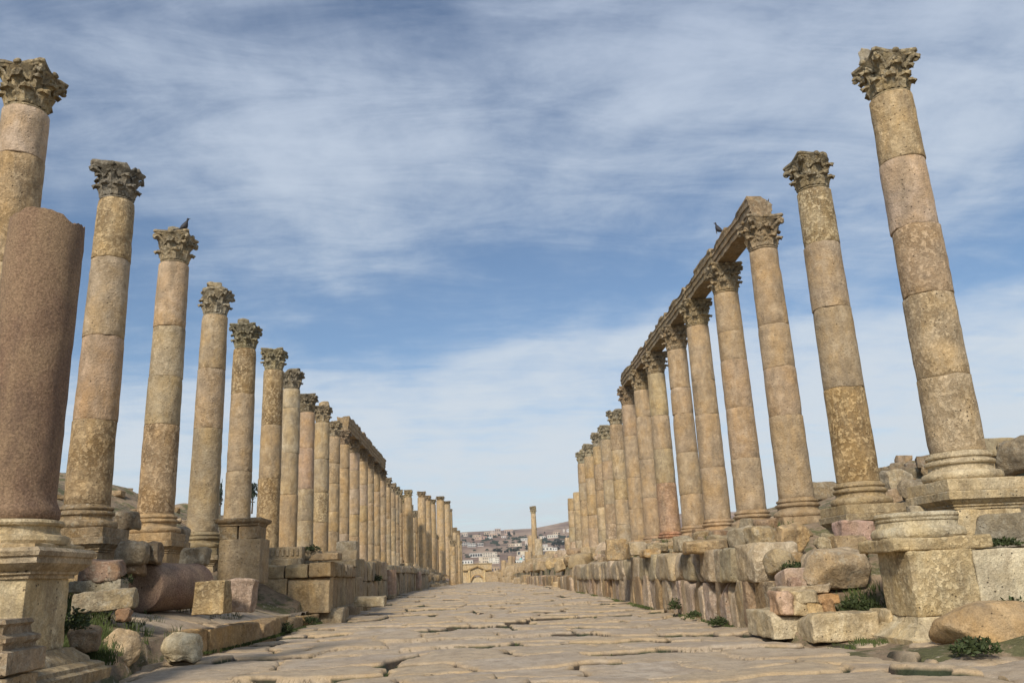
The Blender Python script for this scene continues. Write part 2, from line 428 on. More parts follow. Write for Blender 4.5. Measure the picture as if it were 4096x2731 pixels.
TAN = (0.44, 0.32, 0.19); OCH = (0.41, 0.285, 0.135); PINK = (0.42, 0.31, 0.225); GREY = (0.33, 0.275, 0.185)
CREAM = (0.50, 0.39, 0.245); BROWN = (0.34, 0.24, 0.145); ROSE = (0.45, 0.32, 0.25); PALE = (0.50, 0.44, 0.33)
def col(c, wear=0.3, j=0.0, r=rng):
    k = 1 + r.uniform(-j, j); return (c[0] * k, c[1] * k * (1 + r.uniform(-j, j) * 0.3), c[2] * k * (1 + r.uniform(-j, j) * 0.5), wear)

# ------------------------------------------------------------------ ground, road, pavement
def smooth01(x): x = np.clip(x, 0, 1); return x * x * (3 - 2 * x)
def lerp_tab(x, tab): return np.interp(x, [t[0] for t in tab], [t[1] for t in tab])
def road_z(Y): return lerp_tab(Y, [(0, 0.02), (12, 0.0), (18, 0.0), (25, 0.10), (35, 0.22), (60, 0.42), (110, 0.45), (170, 0.42), (230, 0.27), (320, 0.0)])
def ground_z(X, Y):
    rz = road_z(Y); P = np.stack([X * 0.35, Y * 0.35, X * 0], -1).reshape(-1, 3)
    nz = fbm(P, 5, 4).reshape(X.shape); nz2 = fbm(P * 4.1, 15, 3).reshape(X.shape)
    near = smooth01((Y - 13.2) / 2.2)
    # right
    r_far = lerp_tab(X, [(5.4, 1.15), (6.3, 1.5), (7.4, 2.0), (9.5, 2.25), (13, 2.5), (20, 3.6), (24, 3.9)])
    r_mid = lerp_tab(X, [(5.4, .95), (6.3, 1.1), (7.4, 1.3), (9.5, 1.9), (13, 2.5), (20, 3.6), (24, 3.9)])
    fm = smooth01((Y - 18.6) / 2.0); r_far = r_far * fm + r_mid * (1 - fm)
    r_near = lerp_tab(X, [(4.9, -0.10), (5.6, -0.02), (6.6, 0.10), (8.2, 0.5), (10, 1.6), (13, 2.5), (20, 3.6)])
    ridge = lerp_tab(Y, [(10, 1.15), (24, 1.22), (32, 1.5), (37, 1.62), (40, 1.32), (50, 1.25), (58, 0.9), (80, 0.0), (400, 0)])
    zr = (r_far * near + r_near * (1 - near)) + smooth01((X - 11) / 9) * ridge * (0.75 + 0.25 * nz * 1.5)
    zr = zr - smooth01((10.9 - Y) / .8) * .22 * (X < 9)
    nl = smooth01((Y - 24.0) / 3.0)
    l_far = lerp_tab(-X, [(4.2, 0.4), (5.2, 0.75), (6.6, 1.5), (7.6, 2.1), (10, 2.5), (14, 3.2), (20, 4.2)])
    l_near = lerp_tab(-X, [(5.2, 0.30), (6.3, 0.62), (7.0, 0.75), (7.8, 1.2), (9.2, 2.0), (11, 2.6), (14, 3.2), (20, 4.2)])
    nf = smooth01((Y - 10.5) / 4.0)
    l_front = lerp_tab(-X, [(4.0, -0.06), (4.6, 0.0), (5.4, 0.10), (7.0, 0.30), (9, 1.2), (12, 2.2), (20, 4.2)])
    l_near = l_near * nf + l_front * (1 - nf)
    hl = lerp_tab(Y, [(0, 2.6), (45, 2.55), (60, 2.45), (80, 2.2), (110, 0.6), (150, -1.0), (400, -2)])
    zl = (l_far * nl + l_near * (1 - nl)) + smooth01((-X - 12) / 8) * hl * (0.85 + 0.25 * nz)
    z = np.where(X > 0, zr, zl) + nz2 * 0.07 + nz * 0.06 * (np.abs(X) > 9)
    far = smooth01((Y - 120) / 120); z = z * (1 - far) + far * 0.25
    inside = np.where(X > 0, X < lerp_tab(Y, [(0, 4.95), (14, 4.95), (15, 5.62), (400, 5.62)]), X > lerp_tab(Y, [(0, -5.1), (12, -5.1), (14, -5.4), (24, -5.2), (26.5, -5.2), (400, -5.3)]))
    return np.where(inside, -0.28 + rz, z + rz * np.where(Y > 26, 1, 0.4))

def grid_mesh(name, xs, ys, zfun, mat, attrs=None):
    X, Y = np.meshgrid(xs, ys); r = zfun(X, Y); Z = r[0] if isinstance(r, tuple) else r
    me = bpy.data.meshes.new(name); nx, ny = len(xs), len(ys)
    V = np.stack([X, Y, Z], -1).reshape(-1, 3).astype(np.float32)
    me.vertices.add(len(V)); me.vertices.foreach_set('co', V.ravel())
    i = (np.arange(ny - 1)[:, None] * nx + np.arange(nx - 1)[None]).ravel()
    Q = np.stack([i, i + 1, i + nx + 1, i + nx], 1).astype(np.int32)
    me.loops.add(Q.size); me.loops.foreach_set('vertex_index', Q.ravel())
    me.polygons.add(len(Q)); me.polygons.foreach_set('loop_start', (np.arange(len(Q)) * 4).astype(np.int32)); me.polygons.foreach_set('loop_total', np.full(len(Q), 4, np.int32))
    me.update(calc_edges=True); me.polygons.foreach_set('use_smooth', np.full(len(Q), True))
    if isinstance(r, tuple):
        for nm, a in r[1].items():
            at_ = me.attributes.new(nm, 'FLOAT', 'POINT'); at_.data.foreach_set('value', a.astype(np.float32).ravel())
    me.materials.append(mat); o = bpy.data.objects.new(name, me); C.objects.link(o); return o

xs = np.concatenate([np.array([-2600, -1500, -900, -500, -280, -150, -110.]), np.linspace(-90, -24, 40)[:-1], np.linspace(-24, -4, 130)[:-1], np.linspace(-4, 4, 10)[:-1], np.linspace(4, 24, 130)[:-1], np.linspace(24, 90, 40), np.array([110, 150, 280, 500, 900, 1500, 2800.])])
ys = np.concatenate([np.linspace(-20, 4, 12)[:-1], np.linspace(4, 60, 330)[:-1], np.linspace(60, 330, 220)])
g = grid_mesh('ground', xs, ys, lambda X, Y: ground_z(X, Y), M_ground); g['kind'] = 'structure'

def slabs(X, Y, seed, row=(0.75, 1.4), wid=(0.9, 2.3), y0=4, y1=240, wob=0.17, zoff=0.052, wear=1.0, opn=0.0):
    """irregular paving: height offset, joint, edge and tint for every point"""
    r = np.random.RandomState(seed)
    bs = [y0];
    while bs[-1] < y1: bs.append(bs[-1] + r.uniform(*row))
    bs = np.array(bs); shp = X.shape
    P = np.stack([X.ravel(), Y.ravel(), np.zeros(X.size)], 1)
    wx = fbm(P * 1.1 + 3.3, seed, 3).reshape(shp) * 0.13; wy = fbm(P * np.array([0.42, 0.55, 1]) + 8.1, seed + 4, 3).reshape(shp) * wob * 2.2
    wy2 = fbm(P * 1.4 + 1.7, seed + 8, 4, .6).reshape(shp) * 0.26
    yw = Y + wy + wy2; xw = X + wx * 2.4 - wy2 * 1.1
    j = np.clip(np.searchsorted(bs, yw.ravel()) - 1, 0, len(bs) - 2).reshape(shp)
    d0 = yw - bs[j]; d1 = bs[j + 1] - yw
    nrow = len(bs); K = 26
    xk = np.cumsum(r.uniform(wid[0], wid[1], (nrow, K)), 1) - 24 + r.uniform(-1.5, 1.5, (nrow, 1))
    sl = r.uniform(-0.35, 0.35, (nrow, K))
    best = np.full(shp, 9.0); cell = np.zeros(shp, int)
    for k in range(K):
        e = xw - (xk[j, k] + sl[j, k] * (yw - bs[j])); cell += (e > 0); best = np.minimum(best, np.abs(e))
    dx = best
    id_ = j * 97 + cell; hsh = lambda s: _h(id_, id_ * 3 + s, id_ * 0 + s, seed)
    h = (hsh(1) - 0.5) * 2 * zoff
    ymid = (bs[j] + bs[j + 1]) / 2; tilt = (hsh(2) - 0.42) * 0.055 * wear
    h = h + tilt * (yw - ymid) + (hsh(4) - 0.5) * 0.016 * np.sin(xw * 1.3)
    d = np.minimum(np.minimum(d0, d1), dx)
    closed = np.maximum(smooth01((vn(P * 0.8 + 40, seed + 2).reshape(shp) + 0.22) * 3), opn)     # some joints are tight
    wide = smooth01((vn(P * 1.05 + 71, seed + 12).reshape(shp) - .30) * 4)
    gw = 0.014 + 0.045 * closed + 0.12 * wide
    closed = np.maximum(closed, wide)
    jt = np.clip(1 - d / gw, 0, 1); jt = smooth01(jt * 1.4)
    h = h - jt * (0.035 + 0.08 * closed) - 0.024 * wear * np.exp(-d / 0.045) * (.45 + .55 * closed) - 0.012 * np.exp(-d / 0.22)
    h = h + fbm(P * 2.2 + 5, seed + 6, 3).reshape(shp) * 0.013 + fbm(P * 8 + 5, seed + 7, 3).reshape(shp) * 0.009
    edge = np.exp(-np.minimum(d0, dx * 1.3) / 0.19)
    tint = hsh(7)
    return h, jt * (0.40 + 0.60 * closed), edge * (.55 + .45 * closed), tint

def road_f(X, Y):
    h, jt, ed, ti = slabs(X, Y, 11)
    P = np.stack([X.ravel() * 0.22, Y.ravel() * 0.22, np.zeros(X.size)], 1)
    z = road_z(Y) + h + fbm(P * 2.2, 77, 3).reshape(X.shape) * 0.085
    z = z - smooth01((np.abs(X) - 4.9) / 1.6) * 0.02
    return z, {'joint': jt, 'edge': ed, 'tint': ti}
yy = [6.2]
while yy[-1] < 330: yy.append(yy[-1] + min(max(0.00018 * yy[-1] ** 2, 0.016), 0.06 if yy[-1] < 70 else 0.35))
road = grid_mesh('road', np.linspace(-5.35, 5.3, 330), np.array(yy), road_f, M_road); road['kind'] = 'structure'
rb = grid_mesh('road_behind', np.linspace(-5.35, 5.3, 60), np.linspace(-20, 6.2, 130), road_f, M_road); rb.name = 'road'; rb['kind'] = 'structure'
# apron of flat stones at the right foreground
def apron_f(X, Y):
    h, jt, ed, ti = slabs(X, Y, 29, row=(0.7, 1.3), wid=(1.0, 2.2), opn=.6)
    P = np.stack([X.ravel(), Y.ravel(), np.zeros(X.size)], 1)
    fade = smooth01((X - 5.3) / 3.2 + vn(P * 0.8, 61).reshape(X.shape) * 0.25)
    jt = np.maximum(jt, smooth01(fmask(P).reshape(X.shape)))
    return 0.0 + h * 1.3 - fade * 0.05 - (jt > 0.9) * 0.0 + (X - 5.3) * 0.03 - smooth01((5.32 - X) / .12) * .12, {'joint': jt, 'edge': ed, 'tint': ti}
def fmask(P): return (vn(P * 0.9 + 5.5, 33) - 0.1) * 3
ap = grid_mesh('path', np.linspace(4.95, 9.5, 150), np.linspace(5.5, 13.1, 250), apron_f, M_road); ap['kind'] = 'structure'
# left pavement behind the kerb
def pave_f(X, Y):
    h, jt, ed, ti = slabs(X, Y, 43, row=(0.9, 1.5), wid=(1.0, 2.0), zoff=0.022, opn=0.75)
    z = lerp_tab(-X, [(4.4, 0.42), (5.4, 0.44), (6.2, 0.68), (7.0, 0.82), (8, 0.95)])
    flat = smooth01((Y - 23.5) / 3.0); z = z * (1 - flat) + flat * 0.47
    z = z - smooth01((15.6 - Y) / 1.5) * 0.30
    kx = lerp_tab(Y, [(14, -6.2), (15.5, -5.72), (17.3, -5.22), (18.9, -4.98), (20.2, -4.88), (24.3, -4.82), (26, -4.6)])
    z = z - smooth01((X - kx + .26) / .1) * .75
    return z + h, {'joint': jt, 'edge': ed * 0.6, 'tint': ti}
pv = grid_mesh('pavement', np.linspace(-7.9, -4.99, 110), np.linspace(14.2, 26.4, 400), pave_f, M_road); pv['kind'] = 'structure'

# ------------------------------------------------------------------ capitals
def bell_r(z): return 0.385 + 0.03 * z + 0.16 * max(0, (z - 0.45) / 0.4) ** 2
def leaf(mb, ang, z0, hgt, wid, seed, curl=0.065, off=0.015, nu=8, nt_=11):
    rr = random.Random(seed); P = []; curl *= rr.uniform(0.8, 1.2); hgt *= rr.uniform(0.95, 1.04)
    brk = rr.random() < 0.16
    for side in (0, 1):
        for i in range(nt_):
            t = i / (nt_ - 1)
            if brk: t *= 0.80
            s_ = min(t / 0.70, 1.0)
            z = z0 + hgt * 0.90 * s_; ro = bell_r(z) + off + 0.085 * s_ ** 2.0
            if t > 0.70:
                a = (t - 0.70) / 0.30 * 2.7; ro += curl * (1 - math.cos(a)); z += curl * math.sin(a)
            w = wid * (0.86 + 0.22 * math.sin(PI * min(t * 1.2, 1))) * (1 - 0.38 * max(0, (t - 0.80) / 0.20)) * (1 + 0.15 * math.sin(t * 27))
            for j in range(nu + 1):
                u = -1 + 2 * j / nu
                rib = 0.034 * math.exp(-(u / 0.16) ** 2) + 0.030 * math.cos((abs(u) * 1.2 - t * 4.6) * PI * 1.4) * abs(u) ** .6 - 0.055 * abs(u) ** 2
                r = ro + rib if side == 0 else ro - 0.055 - 0.06 * abs(u) ** 2
                if side and t > 0.8: r = ro - 0.02
                a2 = ang + u * w / max(r, 0.3) * 0.5
                P.append((r * math.cos(a2), r * math.sin(a2), z - (0.06 if side and t > 0.75 else 0)))
    m = nu + 1; K = nt_ * m; Fq = []
    for i in range(nt_ - 1):
        for j in range(nu):
            a = i * m + j; Fq.append((a, a + 1, a + m + 1, a + m)); Fq.append((K + a, K + a + m, K + a + m + 1, K + a + 1))
        for j in (0, nu):
            a = i * m + j; q = (a, a + m, K + a + m, K + a); Fq.append(q if j == 0 else q[::-1])
    a = (nt_ - 1) * m
    for j in range(nu): Fq.append((a + j, a + j + 1, K + a + j + 1, K + a + j))
    mb.add(P, Fq)

def capital_mesh(seed, broken=0.0, erode=0.011, low=False, gone=()):
    mb = MB(); rr = random.Random(seed)
    mb.add(*(lambda q: (q.verts(), q.f))(lathe([(0.395, 0), (0.40, 0.012), (0.43, 0.02), (0.44, 0.04), (0.43, 0.06), (0.40, 0.07), (0.375, 0.085), (0.375, 0.45), (0.42, 0.62), (0.50, 0.78), (0.56, 0.86)], 28, seed, 0.006)))
    nu, nt_ = (4, 8) if low else (10, 15)
    for k in range(8): leaf(mb, k * PI / 4 + PI / 8, 0.085, 0.30, 0.31, seed * 50 + k, 0.060, 0.035, nu, nt_)
    for k in range(8): leaf(mb, k * PI / 4, 0.10, 0.56, 0.29, seed * 70 + k, 0.070, 0.012, nu, nt_)
    for k in range(4):
        ang = PI / 4 + k * PI / 2
        if k in gone: continue
        ca, sa = math.cos(ang), math.sin(ang); pt = []
        for i in range(8):
            t = i / 7; r = 0.44 + 0.27 * t ** 1.5; z = 0.56 + 0.27 * t - 0.05 * (t > 0.9); pt.append((r * ca, r * sa, z))
        for s in (-1, 1):
            q = [(p[0] - s * 0.05 * sa * (1 + 1.5 * (1 - i / 7)), p[1] + s * 0.05 * ca * (1 + 1.5 * (1 - i / 7)), p[2]) for i, p in enumerate(pt)]
            mb.add(*tube(q, [0.05, 0.046, 0.042, 0.042, 0.046, 0.05, 0.05, 0.045], 7))
        # scroll
        cen = np.array([0.70 * ca, 0.70 * sa, 0.77]); sp = []
        for i in range(14):
            a = PI * 0.6 - i * 0.55; rad = 0.085 * (1 - i / 17)
            sp.append(cen + np.array([ca, sa, 0]) * rad * math.cos(a) + np.array([0, 0, 1]) * rad * math.sin(a))
        mb.add(*tube(sp, [0.042] * 14, 6))
        leaf(mb, ang, 0.42, 0.36, 0.24, seed * 90 + k, 0.075, 0.07, nu, nt_)
    for k in range(4):
        ang = k * PI / 2; ca, sa = math.cos(ang), math.sin(ang)
        for s in (-1, 1):
            q = []
            for i in range(10):
                t = i / 9; a = s * (0.42 - 0.34 * min(t * 1.3, 1)); r = 0.47 + 0.07 * t; z = 0.58 + 0.24 * t
                if t > 0.75: z -= (t - 0.75) * 0.5; a = s * (0.08 + (t - 0.75) * 0.45)
                q.append((r * math.cos(ang + a), r * math.sin(ang + a), z))
            mb.add(*tube(q, [0.032] * 10, 6))
        if rr.random() < 0.85:
            V, Fq = boxgrid(4, 4, 4); P = V / np.linalg.norm(V, axis=1)[:, None] * np.array([0.06, 0.09, 0.06])
            rot = np.array([[ca, -sa, 0], [sa, ca, 0], [0, 0, 1]]); P = P @ rot.T + np.array([0.555 * ca, 0.555 * sa, 0.92]); mb.add(P, Fq)
    # abacus with hollow sides
    ring = []
    for k in range(4):
        a0 = -PI / 4 + k * PI / 2; c0 = np.array([math.cos(a0), math.sin(a0)]) * 0.83; a1 = a0 + PI / 2; c1 = np.array([math.cos(a1), math.sin(a1)]) * 0.83
        mid = np.array([math.cos(a0 + PI / 4), math.sin(a0 + PI / 4)])
        tdir = (c1 - c0) / np.linalg.norm(c1 - c0)
        s0, s1 = c0 + tdir * 0.07, c1 - tdir * 0.07
        for i in range(11):
            t = i / 10; p = s0 * (1 - t) + s1 * t - mid * 0.115 * math.sin(PI * t); ring.append(p)
    ring = np.array(ring); m = len(ring); prof = [(0.90, 0.855), (0.93, 0.88), (0.94, 0.905), (0.985, 0.915), (1.0, 0.93), (1.0, 0.975), (0.99, 0.985)]
    P = []
    for s, z in prof: P.append(np.concatenate([ring * s, np.full((m, 1), z)], 1))
    P = np.concatenate(P)
    Fq = [(i * m + j, i * m + (j + 1) % m, (i + 1) * m + (j + 1) % m, (i + 1) * m + j) for i in range(len(prof) - 1) for j in range(m)]
    Fq.append(tuple(range(m))[::-1]); Fq.append(tuple((len(prof) - 1) * m + j for j in range(m)))
    for k in gone:
        a0 = PI / 4 + k * PI / 2; dv = np.array([math.cos(a0), math.sin(a0), 0]); e = P @ dv - 0.50
        P = P - dv * np.maximum(e, 0)[:, None] * 0.8
    mb.add(P, Fq)
    def er(V):
        n1 = np.stack([fbm(V * 7 + seed * 3 + k * 11, seed + k, 3) for k in range(3)], 1)
        V = V + n1 * erode
        if broken:
            top = V[:, 2] > 0.6
            b = fbm(V * 2.4 + seed, seed + 21, 3); V[:, 2] -= np.where(top, np.clip(b, 0, 1) * broken * (V[:, 2] - 0.55), 0)
            rad = np.linalg.norm(V[:, :2], axis=1); k = 1 - np.where(top, np.clip(-b, 0, 1) * broken * 0.55 * np.clip((rad - 0.45) * 3, 0, 1), 0); V[:, :2] *= k[:, None]
        return V
    mb.xf(er); mb.sharp = 50; return mb.mesh('capital')
CAPS = [capital_mesh(1), capital_mesh(2, 0.25, 0.014), capital_mesh(3, 0.6, 0.02, gone=(0,)), capital_mesh(4, 0.7, 0.02, gone=(2,)), capital_mesh(5, 0.3, 0.016, gone=(0, 1)), capital_mesh(6, 0.12, 0.012)]
CAPL = [capital_mesh(7, 0.2, 0.02, True), capital_mesh(8, 0.5, 0.03, True), capital_mesh(9, 0.8, 0.03, True, (1,))]
for me in CAPS + CAPL: me.materials.append(M_cap)

# ------------------------------------------------------------------ columns
def drum_mb(r0, r1, h, seed, jb, jt, zb, chipa=0.012, segs=44, near=True, q=.978):
    nz = max(5, int(h / (0.16 if near else 0.5)))
    zi = np.linspace(0, 1, nz + 1)
    e = 0.012
    prof = [(q, 0.0), (.4 * q + .6, e * 0.6 / h)] + [(1.0, e / h + (1 - 2 * e / h) * t) for t in zi] + [(.4 * q + .6, 1 - e * 0.6 / h), (q, 1.0)]
    th = np.linspace(0, 2 * PI, segs, endpoint=False); P = []
    for k, z in prof:
        r = (r0 + (r1 - r0) * z) * k
        P.append(np.stack([r * np.cos(th), r * np.sin(th), np.full(segs, z * h)], 1))
    P = np.array(P)
    zz = P[:, :, 2] / h
    def wave(s): a = np.stack([np.cos(th) * 1.6, np.sin(th) * 1.6, np.full(segs, s * 1.37)], 1); return fbm(a, s, 3) * 0.5 + vn(a * 2.5, s + 1) * 0.3
    P[:, :, 2] += jb[1] * wave(jb[0])[None] * (1 - zz) ** 6 + jt[1] * wave(jt[0])[None] * zz ** 6
    V = P.reshape(-1, 3); d = V.copy(); d[:, 2] = 0; d /= np.linalg.norm(d, axis=1)[:, None]
    W = V + np.array([0, 0, zb])
    f = fbm(W * 1.4 + seed, seed, 3) * 0.012 + fbm(W * 9 + seed, seed + 2, 3) * 0.010
    endd = np.minimum(V[:, 2], h - V[:, 2])
    ch = np.clip(vn(W * 4.3 + seed * 2.2, seed + 5) - 0.15, 0, 1) * np.exp(-np.maximum(endd, 0) / 0.06)
    f = f - ch * chipa * 4 - np.clip(vn(W * 2.1 + seed * 0.7, seed + 7) - 0.62, 0, 1) * chipa * 6
    V = V + d * f[:, None]
    n = len(prof); Fq = [(i * segs + j, i * segs + (j + 1) % segs, (i + 1) * segs + (j + 1) % segs, (i + 1) * segs + j) for i in range(n - 1) for j in range(segs)]
    Fq.append(tuple(range(segs))[::-1]); Fq.append(tuple((n - 1) * segs + j for j in range(segs)))
    mb = MB(); mb.add(V, Fq); return mb

BASEP = [(0.60, 0.0), (0.635, 0.03), (0.65, 0.08), (0.635, 0.13), (0.60, 0.155), (0.545, 0.165), (0.52, 0.20), (0.515, 0.235), (0.53, 0.27), (0.56, 0.28), (0.572, 0.305), (0.565, 0.335), (0.54, 0.35), (0.51, 0.36), (0.51, 0.385), (0.535, 0.395), (0.54, 0.42), (0.525, 0.445), (0.485, 0.455), (0.465, 0.50)]
CAPPROF = [(0.0, 0.0), (0.02, 0.0), (0.02, 0.035), (0.05, 0.05), (0.055, 0.08), (0.09, 0.10), (0.13, 0.15), (0.15, 0.16), (0.15, 0.28), (0.135, 0.295)]
def pedestal(root, z0, z1, w=1.1, seed=1, c=None, chip=0.03):
    """cap moulding and die between z0 and z1 (local)"""
    c = c or col(CREAM, 0.4)
    cap = rectlathe([(o, z) for o, z in CAPPROF], w, w, seed, 0.012, 5, 12, chip); link('pedestal_cap', cap, M_lich, root, (0, 0, z1 - 0.295), col=c)
    die = stone((w, w, z1 - 0.295 - z0), seed + 3, 0.03, 0.012, 6, n=12); link('pedestal', die, M_stone, root, (0, 0, z0), col=c)

COLS = {}
def column(name, label, X, Y, zb, zn, cols, fr=None, base=True, cap=0, cap_rot=0.0, r0=0.455, r1=0.40, ped=None, near=True, seed=1, capsc=0.88, group=None, capcol=GREY, plinth=True, jag=None, lean=0.0, capwear=.5, basec=None, basemat=None, quiet=False):
    """zb top of base / bottom of shaft, zn neck height"""
    rt = thing('column', label, 'column', (X, Y, zb), 0, group)
    L = zn - zb; n = len(cols)
    r = random.Random(seed)
    if fr is None:
        ws = [r.uniform(0.7, 1.3) for _ in range(n)]; s = sum(ws); fr = []; a = 0
        for w in ws[:-1]: a += w / s; fr.append(a)
    cuts = [0.0] + list(fr) + [1.0]
    jags = [0.0] + [(jag[i] if jag else r.choice([0.01, 0.015, 0.03, 0.05])) for i in range(n - 1)] + [0.0 if cap is not None else 0.10]
    for i in range(n):
        a, b = cuts[i], cuts[i + 1]; ra = r0 + (r1 - r0) * a ** 1.3; rb_ = r0 + (r1 - r0) * b ** 1.3
        h = L * (b - a)
        mb = drum_mb(ra, rb_, h - 0.004, seed * 13 + i, (seed * 7 + i, jags[i]), (seed * 7 + i + 1, jags[i + 1]), L * a, segs=44 if near else 28, near=near, q=.990 if quiet else .978)
        cc = cols[i]; hb = (.43, .335, .225); cc = tuple(.52 * cc[q] * 1.04 + .48 * hb[q] for q in range(3)) + (cc[3],)
        link('shaft_drum', mb, M_stone, rt, (r.uniform(-.012, .012) * (i > 0) * (not quiet), r.uniform(-.012, .012) * (i > 0) * (not quiet), L * a), (0, 0, 0), cc)
    if base:
        sc_ = r0 / 0.455
        bm = lathe([(q * sc_ * 1.0, z) for q, z in BASEP], 48 if near else 28, seed, 0.010, 5, True, 0.05)
        link('base', bm, basemat or M_stone, rt, (0, 0, -0.50), col=basec or cols[0])
        if plinth: link('plinth', stone((1.34 * sc_, 1.34 * sc_, 0.20), seed + 2, 0.02, 0.01, 6, n=10), basemat or M_stone, rt, (0, 0, -0.70), col=basec or cols[0])
    if ped is not None: pedestal(rt, ped - zb, -0.70, 1.12, seed + 31, basec)
    if cap is not None:
        me = (CAPS[cap] if near else CAPL[cap % 3])
        k = r1 / 0.40 * capsc
        link('capital', me, None, rt, (0, 0, L), (0, 0, cap_rot * PI / 2 + r.uniform(-0.05, 0.05)), col(capcol, capwear, 0.1, r), (k * .95, k * .95, 1.06 * capsc))
    COLS[name] = (X, Y, zn)
    return rt

XR, XL = 8.5, -8.25
def rnd_cols(n, r, wear=0.3):
    return [col(r.choice([TAN, TAN, OCH, PINK, GREY, BROWN, CREAM]), max(0.0, r.gauss(wear, 0.2)), 0.10, r) for _ in range(n)]
# right row -----------------------------------------------------------
column('R1', 'nearest column of the right row, tall cream and pink shaft on a moulded pedestal, capital broken on its left', XR, 14.15, 2.92, 9.95,
       [col(CREAM, .45), col(CREAM, .55), col((.44, .31, .20), .6), col((.48, .355, .28), .08), col((.50, .375, .21), .45)], [0.19, 0.41, 0.60, 0.80], cap=5, cap_rot=0, ped=1.2, seed=3, capsc=.86, capcol=(.42, .34, .22), jag=[.05, .03, .07, .02], basec=col((.55, .45, .29), .25))
column('R2', 'second column of the right row, leopard-mottled top and bottom drums with smooth grey drums between', XR, 18.1, 2.84, 9.86,
       [col((.46, .32, .14), .95), col((.30, .235, .155), .05), col((.33, .25, .175), .2), col((.48, .40, .25), 1.0)], [0.30, 0.57, 0.80], cap=4, cap_rot=3, ped=1.2, seed=4, capcol=GREY, jag=[.03, .03, .01], basec=col((.42, .33, .20), .4))
rr_Y = [1.675, 2.13, 2.562, 3.0, 3.43, 3.82, 4.30, 4.70, 5.13, 5.64, 6.09, 6.5, 7.04, 7.53, 8.0, 8.5]
AT = (.375, .268, .165)
for i in range(2, 9):
    r = random.Random(100 + i)
    cs = [col(r.choice([AT, AT, (.365, .265, .16), (.39, .268, .17)]), 0.12, 0.05, r) for _ in range(r.choice([4, 5]))]
    ordn = ['third', 'fourth', 'fifth', 'sixth', 'seventh', 'eighth', 'ninth'][i - 2]
    what = {2: 'first one under the near end of the architrave, smooth tan shaft', 3: 'smooth tan shaft under the architrave, left of a stout moulded base',
            4: 'smooth tan shaft carrying the architrave above a double-ringed base', 5: 'reddish tan shaft with flaked scars, carrying the architrave',
            6: 'greenish tan shaft with a large pale pink scar at its foot', 7: 'brown shaft just left of the pink-scarred one', 8: 'last one under the far end of the architrave'}[i]
    if i == 6: cs = [col((.42, .235, .15), .5), col((.36, .28, .15), .2), col(AT, .1), col((.42, .33, .17), .1)]
    column('R%d' % (i + 1), '%s column of the right row, %s' % (ordn, what), XR, XR * rr_Y[i], 2.84 - 0.02 * (i - 2), 9.80, cs, cap=[0, 5, 0, 5, 1, 0, 5][i - 2], cap_rot=r.randint(0, 3), seed=20 + i, capsc=.95, capcol=(.33, .25, .155), capwear=.3, quiet=True, jag=[.008] * 4, plinth=True, r0=.455 if i < 5 else .45)
for i in range(9, 14):
    r = random.Random(200 + i); ordn = ['tenth', 'eleventh', 'twelfth', 'thirteenth', 'fourteenth'][i - 9]
    cs = rnd_cols(5, r, .25)
    what = ['pink and grey drums, first with a free-standing pale capital beyond the architrave', 'narrow ochre and brown drums with grey spiky capital', 'pale cream top drum over pinkish drums',
            'reddish pink upper drums with dark grey capital', 'slim pale ochre shaft with small ringed capital, farthest with a capital'][i - 9]
    zn = 1.15 + XR * [.995, .964, .978, .974, .98][i - 9] - 0.1
    column('R%d' % (i + 1), '%s column of the right row, %s' % (ordn, what), XR, XR * rr_Y[i], 2.7, zn, cs, cap=r.choice([1, 2, 3]), cap_rot=r.randint(0, 3), seed=40 + i, capcol=(.40, .35, .25))
for i, (pxx, pyy, lab) in enumerate([(2322, 1968, 'headless ochre column stump with a round stone on its rim, fifteenth of the right row'), (2298, 1993, 'headless yellowish column stump, last tall one at the far end of the right row'), (2287, 2150, 'short broken column stump at the far end of the right row')]):
    Yc = XR * (8.02 + .5 * i); p = at(pxx, pyy, Y=Yc)
    column('RS%d' % i, lab, XR, Yc, 2.7, p.z, rnd_cols(4 if i < 2 else 2, random.Random(300 + i)), cap=None, seed=60 + i, base=(i < 2))
